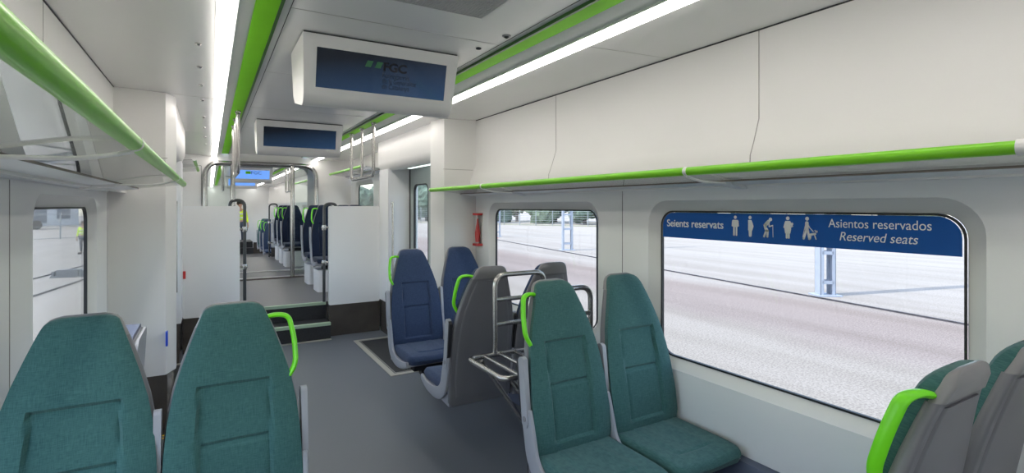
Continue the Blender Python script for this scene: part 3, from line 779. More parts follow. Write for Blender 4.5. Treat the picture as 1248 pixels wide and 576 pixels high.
# ------------------------------------------------------------------ steel luggage stand
t = thing('luggage_stand', 'steel tube luggage stand between the teal seats and the grey backed seats', 'luggage stand', (1.42, 2.42, 0))
ox, oy = 1.42, 2.42
P = lambda x, y, z: (x-ox, y-oy, z)
zs = 1.57-.85
bm = NB()
tube(bm, round_path([P(1.24, 2.30, zs), P(1.24, 2.60, zs), P(1.80, 2.60, zs)], .05), .0145); tube(bm, round_path([P(1.24, 2.32, zs), P(1.24, 2.20, zs), P(1.80, 2.20, zs)], .05), .0145)
tube(bm, [P(1.80, 2.20, zs), P(1.80, 2.60, zs)], .0145)
obj('shelf_frame', bm, 'steel', t)
for x in (1.34, 1.44, 1.54, 1.65):
    bm = NB(); tube(bm, [P(x, 2.20, zs), P(x, 2.60, zs)], .011); obj('shelf_bar', bm, 'steel', t)
for y, zt, xr in ((2.60, 1.57-.396, 1.75), (2.22, 1.57-.44, 1.80)):
    bm = NB(); tube(bm, round_path([P(1.41, y, zs), P(1.41, y, zt), P(xr, y, zt), P(xr, y, zs)], .07, 7), .0145, 14); obj('hoop', bm, 'steel', t)
    for k in (1, 2):
        z = zt-.142*k
        bm = NB(); tube(bm, [P(1.41, y, z), P(xr, y, z)], .013); obj('cross_bar', bm, 'steel', t)
for y in (2.24, 2.56):
    bm = NB(); tube(bm, [P(1.30, y, zs-.01), P(1.62, y, .26), P(1.62, y, 0)], .013); obj('strut', bm, 'steel', t)
    bm = NB(); tube(bm, [P(1.74, y, zs), P(1.74, y, 0)], .0145); obj('leg', bm, 'steel', t)

# ------------------------------------------------------------------ ceiling displays
def display(y, label, lit=False, logo=False, x0=.382, x1=1.192, depth=.42, grp='ceiling displays', zt=2.402, zb=2.075):
    c = (x0+x1)/2; w = (x1-x0)/2
    t = thing('ceiling_display', label, 'display', (c, y, zt), 0, grp)
    h = zt-zb; dy = .08
    # housing by lofting y-z profile across x with rounded ends
    prof = [(0, 0), (dy*.85, -h*.85), (dy+.02, -h*.97), (dy+.06, -h), (depth-.05, -h+.05), (depth-.01, -h+.09), (depth, 0)]
    bm = NB(); prism(bm, prof, lambda p, d: (d*(1-.035*(-p[1]/h)), p[0], p[1]), -w, w)
    obj('housing', bm, 'housing', t, bevel=.012)
    bm = NB(); bx(bm, -w+.005, w-.005, .01, depth-.01, -.001, .0100); lab(obj('mounting_gap', bm, 'seam', t, smooth=False), 'dark mounting gap')
    def F(x, v, off):   # point on the front face; v down from top 0..1 along face to h*.85
        n = Vector((0, -h*.85, -dy*.85)).normalized()
        return Vector((x, dy*.85*v, -h*.85*v))+n*off
    xa, xb, va, vb = -w+.066, w-.066, .21, .88
    bm = NB()
    vs = [F(*p) for p in ((xa, va, .001), (xb, va, .001), (xb, vb, .001), (xa, vb, .001))]; ve = [F(*p) for p in ((xa, va, -.01), (xb, va, -.01), (xb, vb, -.01), (xa, vb, -.01))]
    A = [bm.verts.new(p) for p in vs]; B = [bm.verts.new(p) for p in ve]
    bm.faces.new(A); bm.faces.new(B[::-1])
    for i in range(4): bm.faces.new((A[i], A[(i+1) % 4], B[(i+1) % 4], B[i]))
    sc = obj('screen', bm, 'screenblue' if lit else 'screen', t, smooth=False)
    if logo or lit:
        up = -(F(0, 1, 0)-F(0, 0, 0)).normalized(); nn = Vector((1, 0, 0)).cross(up)
        def mtx(x, v):
            o = F(x, v, .0016); return Matrix(((1, up.x, nn.x, o.x), (0, up.y, nn.y, o.y), (0, up.z, nn.z, o.z), (0, 0, 0, 1)))
        k = .34/.34
        if logo:
            place('screen_text', text_mesh('FGC', .060, mtx(-.01, .46), 'logodark', .125, bold=.002), sc)
            for j, s_ in enumerate(('Ferrocarrils', 'de la Generalitat', 'de Catalunya')):
                place('screen_text', text_mesh(s_, .038, mtx(-.012, .585+.097*j), 'printdark', (.145, .185, .148)[j]), sc)
            bm = NB(); 
            for q in range(2):
                vs = [bm.verts.new(F(-.105+q*.05+a, .32+b, .0016)) for a, b in ((.012, 0), (.042, 0), (.030, .11), (0, .11))]; bm.faces.new(vs)
            obj('screen_logo', bm, 'logogreen', sc, smooth=False)
        else:
            place('screen_text', text_mesh('FGC', .10, mtx(-.02, .52), 'printdark', .2), sc)
            bm = NB(); vs = [bm.verts.new(F(-.13+a, .30+b, .0016)) for a, b in ((0, 0), (.10, 0), (.10, .2), (0, .2))]; bm.faces.new(vs); obj('screen_logo', bm, 'limeplastic', sc, smooth=False)
    return t
display(2.62, 'large white ceiling display with a dark bluish screen, nearest the camera', logo=True)
display(5.50, 'second white ceiling display with a blank black screen, above the doorway', depth=.30)
display(12.4, 'small far ceiling display showing a lit blue screen', lit=True, depth=.3)
display(16.6, 'farthest ceiling display, a thin lit blue bar below the nearer blue screen', lit=True, depth=.3)

# ceiling vent grille
t = thing('ceiling_vent', 'perforated grey air vent in the ceiling at the top of the photo', 'vent', (.80, 1.63, 2.41))
bm = NB(); bx(bm, -.245, .245, -.42, .42, -.0025, .001); lab(obj('backing', bm, 'seam', t, smooth=False), 'dark interior')
bm = NB()
for k in range(64):
    y = -.415+k*.0132; bx(bm, -.245, .245, y-.0028, y+.0028, -.006, -.002)
for k in range(38): x = -.24+k*.013; bx(bm, x-.0013, x+.0013, -.42, .42, -.0055, -.002)
obj('grille', bm, 'metalgrille', t, smooth=False)
# small ceiling camera and sensor
t = thing('ceiling_camera', 'tiny round dark camera in the ceiling near the green strip', 'camera', (1.264, 2.21, 2.411))
bm = NB(); lathe(bm, [(.022, 0), (.022, -.004), (.014, -.006)], 20); obj('ring', bm, 'cap', t)
bm = NB(); lathe(bm, [(.013, -.0), (.013, -.008), (.004, -.014)], 16); obj('lens', bm, 'gasket', t)
o = obj('ceiling_sensor', lathe(NB(), [(.014, 0), (.014, -.005), (.006, -.008)], 16), 'darkpad'); o.location = (1.235, 2.46, 2.411); tag(o, 'tiny dark round sensor in the ceiling beyond the camera', 'sensor')
me = None
for k, y in enumerate((2.92, 3.40, 3.90, 4.45, 5.3, 6.0, 6.8, 7.6)):
    if me is None:
        bm = NB(); lathe(bm, [(.014, 0), (.014, -.004), (.008, -.011), (.003, -.012)], 14); me = mesh('ceiling_clip', bm, 'steel')
    o = place('ceiling_clip', me); o.location = (-.050, y, 2.3557+.002); tag(o, 'small metal clip in the row along the left side ceiling', 'clip', 'clips in the left ceiling panel')

# hanging grab frames
for s, nm in ((1, 'right'), (-1, 'left')):
    x = xw(s, .590)
    t = thing('hanging_grab_frame', 'hanging steel grab frame with three uprights under the %s green ceiling strip' % nm, 'grab rail', (x, 5.52, 2.397), 0, 'hanging steel grab frames')
    bm = NB(); tube(bm, round_path([(0, -.45, 0), (0, -.45, -.53), (0, .47, -.53), (0, .47, 0)], .07, 6), .0165, 12); obj('loop', bm, 'steel', t)
    bm = NB(); tube(bm, [(0, 0, 0), (0, 0, -.53)], .015); obj('upright', bm, 'steel', t)
    for y in (-.45, 0, .47):
        bm = NB(); lathe(bm, [(.024, 0), (.024, -.02), (.018, -.026)], 14, (0, y, 0)); obj('socket', bm, 'steel', t)
    t = thing('hanging_grab_frame', 'small far hanging steel grab frame on the %s, seen through the arch' % nm, 'grab rail', (x, 11.4, 2.397), 0, 'hanging steel grab frames')
    bm = NB(); tube(bm, round_path([(0, -.45, 0), (0, -.45, -.53), (0, .47, -.53), (0, .47, 0)], .07, 6), .0165, 10); tube(bm, [(0, 0, 0), (0, 0, -.53)], .015, 10); obj('loop', bm, 'steel', t)

# emergency item in a clear case on the right wall, switches
t = thing('emergency_case', 'red emergency tool in a clear case on the right wall by the corner', 'emergency case', (XR(WA), 4.265, 1.355))
bm = NB(); prism(bm, rrect(-.045, .045, -.135, .135, .012, 3), lambda p, d: (d, p[0], p[1]), -.05, -.006); obj('cover', bm, 'clear', t, smooth=False)
bm = NB(); bx(bm, -.006, 0, -.05, .05, -.14, .14); obj('back_plate', bm, 'white', t, smooth=False)
for z in (-.14, .14):
    bm = NB(); bx(bm, -.055, 0, -.05, .05, z-.010, z+.010); lab(obj('end_cap', bm, 'red', t, bevel=.003), 'red end piece')
bm = NB(); lathe(bm, [(.004, -.12), (.022, -.115), (.026, -.03), (.018, .02), (.010, .06), (.006, .10)], 14, (-.028, 0, 0)); lab(obj('tool', bm, 'red', t), 'red tool body')
o = obj('button', bx(NB(), -.006, .006, -.025, .025, -.05, .05), 'blue', bevel=.004); o.location = (-.262, YC-.006, .64); tag(o, 'blue push button on the edge of the left corner pillar', 'button')
bm = NB(); bx(bm, -.012, .012, -.01, .01, -.04, .04); o = obj('alarm_handle', bm, 'red', bevel=.003); o.location = (-.235, YP-.009, .84); tag(o, 'small red handle at the left edge of the left partition', 'alarm')
# small recess box panels on the bulkhead
bm = NB(); holed(bm, rrect(-.55, -.115, .9, 2.20, .01, 2), [rrect(-.546, -.119, .904, 2.196, .01, 2)], lambda p, d: (p[0], d, p[1]), 9.342, 9.352); trim(bm, 'seam', 'thin outline of the cabinet door in the far left bulkhead')
bm = NB(); prism(bm, rrect(-.30, -.18, .98, 1.03, .01, 2), lambda p, d: (p[0], d, p[1]), 9.343, 9.352); trim(bm, 'seam')

# ------------------------------------------------------------------ reserved seats sign
XSN = XR(GA)-.002
t = thing('reserved_seats_sign', 'blue reserved seats band with white figures along the top of the right window', 'sign', (XSN, 1.40, 1.46))
ty0, ty1, tz0, tz1 = .735, 2.07, 1.57-.172, 1.535
pts = [(ty0, tz0), (ty1, tz0)]
r = .075
for cx_, cy_, a0 in ((ty1-r, tz1-r, 0), (ty0+r, tz1-r, PI/2)):
    for k in range(9):
        a = a0+PI/2*k/8; pts.append((cx_+r*math.cos(a), cy_+r*math.sin(a)))
bm = NB(); prism(bm, [(p[0]-1.40, p[1]-1.46) for p in pts], lambda p, d: (d, p[0], p[1]), .0, .003); band = obj('band', bm, 'signblue', t, smooth=False)
def smtx(y, z): return Matrix(((0, 0, -1, -.0012), (-1, 0, 0, y-1.40), (0, 1, 0, z+1.57-1.46), (0, 0, 0, 1)))
place('lettering', text_mesh('Seients reservats', .056, smtx(2.04, -.112), 'signwhite', .365, bold=.0007), t)
place('lettering', text_mesh('Asientos reservados', .050, smtx(1.172, -.0865), 'signwhite', .352), t)
place('lettering', text_mesh('Reserved seats', .050, smtx(1.128, -.138), 'signwhite', .268, shear=.22), t)
def pict(y, parts, name='pictogram'):
    """parts: list of ('c',x,y,r) discs or ('l',[(x,y)..],w) strokes or ('p',[pts]); figure height 1 -> .095 m"""
    K = .097; z0 = -.142; bm = NB(); M4 = smtx(y, z0)
    def V(p, lift=0): return M4 @ Vector((p[0]*K, p[1]*K, lift))
    lift = 0
    def disc(x, y_, r):
        vs = [bm.verts.new(V((x+r*math.cos(2*PI*k/20), y_+r*math.sin(2*PI*k/20)), lift)) for k in range(20)]; bm.faces.new(vs)
    for q in parts:
        lift += .00004
        if q[0] == 'c': disc(*q[1:])
        elif q[0] == 'p': bm.faces.new([bm.verts.new(V(p, lift)) for p in q[1]])
        else:
            w = q[2]/2
            for a, b in zip(q[1], q[1][1:]):
                a_, b_ = Vector(a), Vector(b); d = (b_-a_).normalized(); nn = Vector((-d.y, d.x))*w
                bm.faces.new([bm.verts.new(V(p, lift)) for p in (a_+nn, a_-nn, b_-nn, b_+nn)]); disc(a[0], a[1], w); disc(b[0], b[1], w)
    return obj(name, bm, 'signwhite', t, smooth=False)
pict(1.608, [('c', 0, .91, .085), ('p', [(-.15, .78), (.15, .78), (.17, .45), (.10, .42), (-.10, .42), (-.17, .45)]), ('l', [(-.15, .72), (-.17, .48)], .07), ('l', [(.15, .72), (.17, .48)], .07), ('l', [(-.07, .45), (-.07, .03)], .10), ('l', [(.07, .45), (.07, .03)], .10), ('l', [(-.17, .6), (.17, .6)], .06)])
pict(1.529, [('c', 0, .91, .085), ('p', [(-.10, .79), (.08, .79), (.15, .62), (.19, .48), (.12, .28), (-.10, .28)]), ('l', [(-.02, .32), (.0, .03)], .12), ('l', [(.06, .32), (.04, .03)], .10), ('l', [(-.07, .75), (-.05, .45)], .07)])
pict(1.438, [('c', .12, .84, .085), ('l', [(-.15, .55), (.02, .74)], .17), ('l', [(.04, .70), (.06, .50), (.20, .55)], .06), ('l', [(-.17, .50), (-.10, .30), (-.20, .03)], .10), ('l', [(-.14, .50), (-.01, .30), (-.03, .03)], .10), ('l', [(.24, .58), (.25, .02)], .03)])
pict(1.345, [('c', 0, .91, .085), ('p', [(-.12, .79), (.12, .79), (.16, .42), (.12, .22), (-.12, .22), (-.16, .42)]), ('l', [(.10, .74), (.22, .55), (.05, .50)], .07), ('c', .20, .66, .06), ('l', [(-.11, .72), (-.17, .5)], .07), ('l', [(-.05, .25), (-.05, .03)], .09), ('l', [(.05, .25), (.05, .03)], .09)])
pict(1.255, [('c', -.05, .91, .085), ('l', [(-.06, .72), (-.06, .45)], .16), ('l', [(-.04, .70), (.08, .50), (.22, .36)], .045), ('l', [(-.08, .42), (-.20, .03)], .10), ('l', [(-.02, .42), (.05, .03)], .10), ('l', [(.10, .22), (.30, .26)], .10), ('c', .36, .36, .05), ('l', [(.12, .2), (.10, .03)], .05), ('l', [(.28, .2), (.34, .03)], .05), ('l', [(-.12, .65), (-.24, .1)], .025), ('l', [(.30, .40), (.36, .34)], .06)])

# ------------------------------------------------------------------ people
def person(loc, rz, label, h=1.75, vest=True):
    t = thing('person', label, 'person', loc, rz)
    k = h/1.75
    J = {0: ((0, 0, .95), .13), 1: ((0, 0, 1.12), .12), 2: ((0, 0, 1.36), .15), 3: ((0, 0, 1.47), .06), 4: ((0, -.01, 1.53), .055), 5: ((0, -.015, 1.64), .095), 6: ((0, -.01, 1.71), .07),
         7: ((.18, 0, 1.40), .06), 8: ((.25, .02, 1.14), .042), 9: ((.26, -.06, .92), .032), 10: ((.26, -.09, .84), .028),
         11: ((-.18, 0, 1.40), .06), 12: ((-.25, .02, 1.14), .042), 13: ((-.26, -.06, .92), .032), 14: ((-.26, -.09, .84), .028),
         15: ((.10, 0, .88), .095), 16: ((.11, -.01, .50), .062), 17: ((.12, .02, .10), .042), 18: ((.13, -.13, .035), .035),
         19: ((-.10, 0, .88), .095), 20: ((-.11, -.01, .50), .062), 21: ((-.12, .02, .10), .042), 22: ((-.13, -.13, .035), .035)}
    E_ = [(0, 1), (1, 2), (2, 3), (3, 4), (4, 5), (5, 6), (2, 7), (7, 8), (8, 9), (9, 10), (2, 11), (11, 12), (12, 13), (13, 14), (0, 15), (15, 16), (16, 17), (17, 18), (0, 19), (19, 20), (20, 21), (21, 22)]
    def skin(name, idx, m, grow=0.0, lvl=1):
        mp = {j: i for i, j in enumerate(idx)}
        me = bpy.data.meshes.new(name); me.from_pydata([tuple(c*k for c in J[j][0]) for j in idx], [(mp[a], mp[b]) for a, b in E_ if a in mp and b in mp], [])
        o = place(name, me, t); sk = o.modifiers.new('s', 'SKIN'); 
        for i, j in enumerate(idx): me.skin_vertices[0].data[i].radius = ((J[j][1]+grow)*k,)*2
        me.skin_vertices[0].data[0].use_root = True
        o.modifiers.new('ss', 'SUBSURF').levels = lvl; o.modifiers['ss'].render_levels = lvl
        me.materials.append(M[m]); return o
    skin('body', list(J), 'skin')
    skin('trousers', [0, 15, 16, 17, 19, 20, 21], 'trousers', .014)
    skin('jacket', [2, 1, 0, 7, 8, 9, 11, 12, 13], 'vest' if vest else 'trousers', .016)
    for s in (1, -1):
        bm = NB(); prism(bm, rrect(s*.13-.05, s*.13+.05, -.19, .06, .04, 4), lambda p, d: (p[0]*k, p[1]*k, d*k), 0, .09); obj('shoe', bm, 'darkpad', t, bevel=.01)
        # hand: palm and fingers
        bm = NB(); bx(bm, s*.26*k-.014, s*.26*k+.014, -.125*k, -.055*k, .76*k, .85*k)
        for f in range(4): tube(bm, [(s*.26*k, (-.120+f*.02)*k, .765*k), (s*.255*k, (-.124+f*.02)*k, .72*k), (s*.245*k, (-.124+f*.02)*k, (.69+.006*abs(f-1))*k)], .0085, 6)
        tube(bm, [(s*.25*k, -.13*k, .81*k), (s*.235*k, -.16*k, .77*k)], .009, 6); obj('hand', bm, 'skin', t)
        bm = NB(); bmesh.ops.create_uvsphere(bm, u_segments=8, v_segments=6, radius=.012*k, matrix=Matrix.Translation((s*.035*k, -.105*k, 1.65*k))); obj('eye', bm, 'gasket', t)
        bm = NB(); bmesh.ops.create_uvsphere(bm, u_segments=8, v_segments=6, radius=.022*k, matrix=Matrix.Translation((s*.098*k, 0, 1.635*k))); obj('ear', bm, 'skin', t)
    bm = NB(); bmesh.ops.create_uvsphere(bm, u_segments=10, v_segments=8, radius=.016*k, matrix=Matrix.Translation((0, -.118*k, 1.625*k))); obj('nose', bm, 'skin', t)
    bm = NB(); bmesh.ops.create_uvsphere(bm, u_segments=20, v_segments=14, radius=.108*k, matrix=Matrix.Translation((0, .018*k, 1.685*k))); obj('hair', bm, 'hair', t)
    for z in (1.12, 1.27):
        bm = NB(); lathe(bm, [(.176*k, -.025), (.176*k, .025)], 20, (0, 0, z*k)); lab(obj('reflective_band', bm, 'silver', t), 'silver reflective band')
    return t
person((1.0, 22.6, 0), .3, 'person in a yellow hi-vis vest standing far down the train')
GZ = -1.03
person((-5.95, 36.0, GZ), -.4, 'person in a yellow hi-vis jacket standing outside the left window', 1.78)

# ------------------------------------------------------------------ outdoors
def groundmat():
    m = bpy.data.materials.new('yard_ground'); m.use_nodes = True; nt = m.node_tree; N = nt.nodes; L = nt.links; b = N['Principled BSDF']
    b.inputs['Roughness'].default_value = .95; b.inputs['Specular IOR Level'].default_value = .1
    tc = N.new('ShaderNodeTexCoord'); sp = N.new('ShaderNodeSeparateXYZ'); L.new(tc.outputs['Object'], sp.inputs[0])
    n0 = N.new('ShaderNodeTexNoise'); n0.inputs['Scale'].default_value = .25; n0.inputs['Detail'].default_value = 5; L.new(tc.outputs['Object'], n0.inputs['Vector'])
    # wobble the zone borders
    ad = N.new('ShaderNodeMath'); ad.operation = 'MULTIPLY_ADD'; L.new(n0.outputs['Fac'], ad.inputs[0]); ad.inputs[1].default_value = 2.6; L.new(sp.outputs['X'], ad.inputs[2])
    mr = N.new('ShaderNodeMapRange'); mr.inputs['From Min'].default_value = 0; mr.inputs['From Max'].default_value = 40; L.new(ad.outputs[0], mr.inputs['Value'])
    zr = N.new('ShaderNodeValToRGB'); e = zr.color_ramp.elements
    e[0].position = .0; e[0].color = (.47, .455, .43, 1); e[1].position = .27; e[1].color = (.42, .395, .365, 1)
    for p, c in ((.30, (.36, .315, .30)), (.385, (.37, .32, .30)), (.41, (.47, .445, .42)), (.60, (.50, .48, .455)), (1.0, (.56, .54, .51))):
        q = e.new(p); q.color = (*c, 1)
    L.new(mr.outputs[0], zr.inputs['Fac'])
    mp = N.new('ShaderNodeMapping'); mp.inputs['Scale'].default_value = (.9, .07, 1); L.new(tc.outputs['Object'], mp.inputs['Vector'])
    n1 = N.new('ShaderNodeTexNoise'); n1.inputs['Scale'].default_value = 1.3; n1.inputs['Detail'].default_value = 6; L.new(mp.outputs['Vector'], n1.inputs['Vector'])
    r1 = N.new('ShaderNodeValToRGB'); r1.color_ramp.elements[0].position = .35; r1.color_ramp.elements[0].color = (.86, .85, .835, 1); r1.color_ramp.elements[1].position = .62; r1.color_ramp.elements[1].color = (1, 1, 1, 1); L.new(n1.outputs['Fac'], r1.inputs['Fac'])
    n2 = N.new('ShaderNodeTexNoise'); n2.inputs['Scale'].default_value = 30; n2.inputs['Detail'].default_value = 3; L.new(tc.outputs['Object'], n2.inputs['Vector'])
    r2 = N.new('ShaderNodeValToRGB'); r2.color_ramp.elements[0].position = .38; r2.color_ramp.elements[0].color = (.70, .69, .675, 1); r2.color_ramp.elements[1].position = .60; r2.color_ramp.elements[1].color = (1.0, 1.0, 1.0, 1); L.new(n2.outputs['Fac'], r2.inputs['Fac'])
    def mul(a, c):
        x = N.new('ShaderNodeMix'); x.data_type = 'RGBA'; x.blend_type = 'MULTIPLY'; x.inputs['Factor'].default_value = 1; L.new(a, x.inputs[6]); L.new(c, x.inputs[7]); return x.outputs[2]
    o = mul(zr.outputs['Color'], r1.outputs['Color']); o = mul(o, r2.outputs['Color'])
    tone = N.new('ShaderNodeRGB'); tone.outputs[0].default_value = (.80, .765, .73, 1); o = mul(o, tone.outputs[0]); L.new(o, b.inputs['Base Color'])
    return m
bm = NB(); bx(bm, -140, 140, -60, 180, GZ-.3, GZ)
o = obj('ground', bm, groundmat(), smooth=False); o['kind'] = 'structure'; o['label'] = 'pale concrete and gravel yard outside'
# track strips
def railstrip(p0, p1, label, h=.10, w=.07):
    d = Vector((p1[0]-p0[0], p1[1]-p0[1], 0)); n = Vector((-d.y, d.x, 0)).normalized()
    bm = NB(); prof = [(-w, 0), (w, 0), (w*.3, h*.2), (w*.3, h*.7), (w*.5, h*.75), (w*.5, h), (-w*.5, h), (-w*.5, h*.75), (-w*.3, h*.7), (-w*.3, h*.2)]
    prism(bm, prof, lambda p, q: Vector((p0[0], p0[1], GZ+p[1]))+d*q+n*p[0], 0, 1)
    return tag(obj('rail', bm, 'rail', smooth=False), label, 'rail', 'track rails outside')
railstrip((13.2, -2), (20.2, 42), 'dark rail along the line of lattice posts on the right', .04, .05)
railstrip((-6.6, 5), (-2.2, 34), 'thin dark rail in the pale ground outside the left window, nearer', .05, .04)
railstrip((-8.4, 5), (-3.9, 34), 'thin dark rail in the pale ground outside the left window, farther', .05, .04)
def lattice(x, y, rz, hgt, label, w=.44, d=.30):
    t = thing('lattice_post', label, 'post', (x, y, GZ), rz, 'lattice posts in the yard')
    for sx in (-1, 1):
        bm = NB(); c = sx*(w/2-.05)
        bx(bm, c-.05, c+.05, -d/2, -d/2+.02, 0, hgt); bx(bm, c-.05, c+.05, d/2-.02, d/2, 0, hgt); bx(bm, c+sx*.03, c+sx*.05, -d/2, d/2, 0, hgt); obj('channel', bm, 'post', t, smooth=False)
    z = .35; bm = NB()
    while z < hgt:
        bx(bm, -w/2+.06, w/2-.06, -d/2, -d/2+.012, z, z+.10); bx(bm, -w/2+.06, w/2-.06, d/2-.012, d/2, z, z+.10); z += .85
    obj('batten', bm, 'post', t, smooth=False)
    bm = NB(); bx(bm, -w/2-.12, w/2+.12, -d/2-.12, d/2+.12, 0, .04); obj('base_plate', bm, 'post', t, smooth=False)
lattice(15.45, 8.33, -.55, 13, 'grey blue lattice post seen in the big right window')
lattice(18.2, 24.6, -.4, 13, 'grey blue lattice post seen in the second right window', w=.62)
lattice(21.0, 38.4, -.4, 13, 'farther lattice post at the left edge of the second right window', w=.62)
t = thing('traffic_cone', 'small red and white cone at the foot of the farther lattice post', 'cone', (19.9, 36.8, GZ))
bm = NB(); lathe(bm, [(.22, .03), (.04, .75)], 16); obj('body', bm, 'cone', t); bm = NB(); lathe(bm, [(.165, .24), (.115, .42)], 16, (0, 0, 0)); lathe(bm, [(.168, .24), (.118, .42)], 16); lab(obj('stripe', bm, 'silver', t), 'white stripe'); bm = NB(); bx(bm, -.25, .25, -.25, .25, 0, .035); obj('base', bm, 'cone', t)
# fence and trees on the right, 60-80 m off
t = thing('wire_fence', 'long wire fence in front of the trees, seen in the second right window', 'fence', (40, 60, GZ))
F0, F1 = Vector((62, 15, 0)), Vector((18, 92, 0)); nF = 36
bm = NB()
for z in (.1, .4, .7, 1.0, 1.3, 1.6, 1.9, 2.2):
    tube(bm, [F0-Vector((40, 60, -z)), F1-Vector((40, 60, -z))], .02, 6)
obj('wires', bm, 'fence', t)
pm = None
for k in range(nF+1):
    p = F0.lerp(F1, k/nF)-Vector((40, 60, 0))
    if pm is None: b_ = NB(); bx(b_, -.04, .04, -.04, .04, 0, 2.45); pm = mesh('fence_post', b_, 'fence', smooth=False)
    o = place('fence_post', pm, t); o.location = p
t = thing('notice_board', 'small white and red notice on the wire fence', 'sign', (33.2, 63.5, GZ))
bm = NB(); bx(bm, -.5, .5, -.02, .02, 1.3, 2.1); obj('plate', bm, 'signwhite', t, smooth=False); bm = NB(); bx(bm, -.3, .3, -.03, -.021, 1.4, 1.65); obj('red_panel', bm, 'red', t, smooth=False); bm = NB(); bx(bm, -.03, .03, -.0, .04, 0, 1.3); obj('post', bm, 'fence', t, smooth=False); t.rotation_euler = (0, 0, -.5)
def crownbm(seed, R=2.75):
    rnd = random.Random(seed); bm = NB()
    for k in range(9):
        c = Vector((rnd.uniform(-.6, .6)*R, rnd.uniform(-.6, .6)*R, rnd.uniform(-.9, .5)*R)); r = R*rnd.uniform(.45, .7)
        ret = bmesh.ops.create_icosphere(bm, subdivisions=3, radius=r, matrix=Matrix.Translation(c))
        for v in ret['verts']:
            d = (v.co-c); v.co = c+d*(1+rnd.uniform(-.16, .16))
    return bm
crowns = [mesh('crown', crownbm(k), 'leaf' if k % 2 else 'leaf2', smooth=False) for k in range(4)]
b_ = NB(); lathe(b_, [(.28, 0), (.2, 2.6), (.12, 4)], 8); trunk = mesh('trunk', b_, 'bark')
names = ['dense dark', 'mid green', 'broad', 'tall']
for k in range(29):
    f = (k % 15+(.13 if k > 14 else 0))/14; p = Vector((70, 12, 0)).lerp(Vector((22, 104, 0)), f)+(Vector((6.6, 3.6, 0)) if k > 14 else Vector((0, 0, 0)))
    t = thing('tree', '%s tree in the row behind the wire fence, number of places from the right differs' % names[k % 4], 'tree', (p.x, p.y, GZ), random.uniform(0, 6), 'trees behind the fence')
    t['label'] = 'tree in the back row behind the wire fence right of the train' if k > 14 else 'tree in the front row behind the wire fence right of the train'
    t['group'] = 'back row of trees behind the fence' if k > 14 else 'front row of trees behind the fence'
    o = place('crown', crowns[k % 4], t); o.location = (0, 0, 3.3 if k < 15 else 4.6); o.scale = (1, 1, random.uniform(.85, 1.3)); place('trunk', trunk, t)
b_ = NB(); 
o = obj('grass_verge', (lambda b: prism(b, [(F0.x+1, F0.y-1), (F0.x+2, F0.y+1), (F1.x+2, F1.y+1.6), (F1.x+1, F1.y+1)], lambda p, d: (p[0], p[1], d), GZ, GZ+.05))(NB()), mat('dry_grass', (.30, .30, .17), .95, var=.25, vscale=.6), smooth=False); o['kind'] = 'stuff'; tag(o, 'dry grass verge behind the wire fence', 'grass')

# left outdoors
t = thing('wire_fence', 'mesh fence seen across the tracks through the left window', 'fence', (-12, 46, GZ))
bm = NB()
for z in (.1, 1.0, 1.9, 2.0):
    tube(bm, [(-16, -6, z), (9, 12, z)], .02, 6)
obj('wires', bm, 'fence', t)
for k in range(15):
    q = k/14; o = place('fence_post', pm, t); o.location = (lerp(-16, 9, q), lerp(-6, 12, q), 0); o.scale = (1, 1, .85)
def building(x, y, rz, w, d, h, label, floors=2):
    t = thing('building', label, 'building', (x, y, GZ), rz, 'buildings beyond the left tracks')
    bm = NB(); bx(bm, -w/2, w/2, 0, d, 0, h); obj('wall', bm, 'bldg', t, smooth=False)
    bm = NB(); bx(bm, -w/2-.3, w/2+.3, -.3, d+.3, h, h+.3); obj('roof', bm, 'concrete', t, smooth=False)
    for f in range(floors):
        for k in range(int(w/2.4)):
            bm = NB(); xx = -w/2+1.2+k*2.4; bx(bm, xx-.7, xx+.7, -.04, .02, .9+f*3, 2.2+f*3); obj('window', bm, 'bldgdk', t, smooth=False)
building(-26, 88, .35, 22, 8, 6.2, 'long pale building far beyond the left tracks')
building(-3, 96, .2, 14, 8, 7, 'grey building at the right of the left window view')
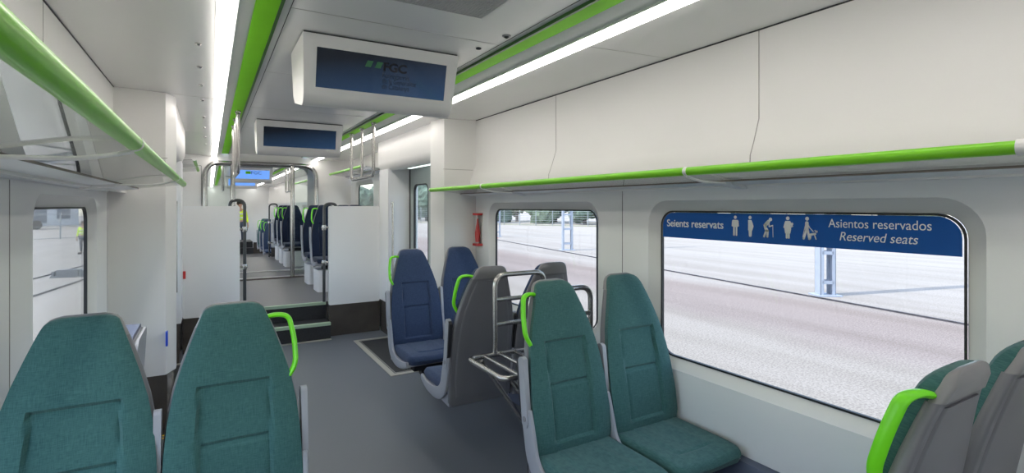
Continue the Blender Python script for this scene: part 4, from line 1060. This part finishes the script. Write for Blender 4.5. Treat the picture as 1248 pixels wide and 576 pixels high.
# a parked dark lorry and track equipment
t = thing('lorry', 'dark grey lorry parked beyond the left fence', 'lorry', (-19.5, 76, GZ), .5)
bm = NB(); bx(bm, -3.6, 1.6, -1.2, 1.2, .9, 3.1); obj('body', bm, 'boxgray', t, bevel=.05); bm = NB(); bx(bm, 1.75, 3.5, -1.15, 1.15, .7, 2.7); obj('cab', bm, 'bldgdk', t, bevel=.15)
for x in (-2.6, -1.4, 2.6):
    for s in (-1, 1):
        bm = NB(); tube(bm, [(x, s*1.2, .5), (x, s*.9, .5)], .5, 18); obj('wheel', bm, 'darkpad', t)
t = thing('point_machine', 'grey cast box beside the rail outside the left window', 'track equipment', (-4.44, 24.6, GZ), -.2)
t.scale = (.65, .65, .65)
bm = NB(); bx(bm, -.55, .45, -.25, .25, .08, .42); obj('housing', bm, 'boxgray', t, bevel=.08); bm = NB(); bx(bm, -.8, .8, -.35, .35, 0, .08); obj('base', bm, 'boxgray', t, bevel=.01); bm = NB(); bx(bm, .52, .66, -.3, .3, .05, .38); obj('end_bracket', bm, 'boxgray', t, bevel=.02); bm = NB(); bx(bm, -.8, -.68, -.2, .2, .05, .34); obj('end_bracket', bm, 'boxgray', t, bevel=.02)

# ------------------------------------------------------------------ light
w = bpy.data.worlds.new('World'); bpy.context.scene.world = w; w.use_nodes = True
nt = w.node_tree; bg = nt.nodes['Background']; sky = nt.nodes.new('ShaderNodeTexSky')
sky.sky_type = 'NISHITA'; sky.sun_disc = False; sky.sun_elevation = math.radians(55); sky.sun_rotation = math.radians(-90); sky.air_density = 1.0; sky.dust_density = 1.0; sky.ozone_density = 1.0
hz = nt.nodes.new('ShaderNodeMix'); hz.data_type = 'RGBA'; hz.inputs['Factor'].default_value = .28; hz.inputs[7].default_value = (2.2, 2.3, 2.5, 1)
nt.links.new(sky.outputs[0], hz.inputs[6]); nt.links.new(hz.outputs[2], bg.inputs['Color']); bg.inputs['Strength'].default_value = .38
sl = bpy.data.lights.new('sun', 'SUN'); sl.energy = 2.2; sl.angle = math.radians(.6); sl.color = (1.0, .95, .885)
so = bpy.data.objects.new('sun', sl); C.objects.link(so)
dirv = Vector((math.cos(math.radians(57)), -0.13, -math.sin(math.radians(57))))
so.rotation_euler = dirv.to_track_quat('-Z', 'Y').to_euler()

# ------------------------------------------------------------------ camera
cam = bpy.data.cameras.new('camera'); co = bpy.data.objects.new('camera', cam); C.objects.link(co)
co.location = (0, 0, H); co.rotation_euler = (PI/2, 0, -math.atan2(368, 628))
cam.sensor_width = 36; cam.lens = 628/1248*36; cam.shift_y = -37/1248; cam.clip_start = .05; cam.clip_end = 400
sc = bpy.context.scene; sc.camera = co
sc.view_settings.view_transform = 'Standard'; sc.view_settings.look = 'None'; sc.view_settings.gamma = 1; sc.view_settings.use_curve_mapping = False
sc.view_settings.exposure = 0.95
sc.cycles.max_bounces = 10; sc.cycles.diffuse_bounces = 6; sc.cycles.glossy_bounces = 5; sc.cycles.transparent_max_bounces = 24; sc.cycles.transmission_bounces = 6
sc.cycles.caustics_reflective = False; sc.cycles.caustics_refractive = False; sc.cycles.sample_clamp_indirect = 6
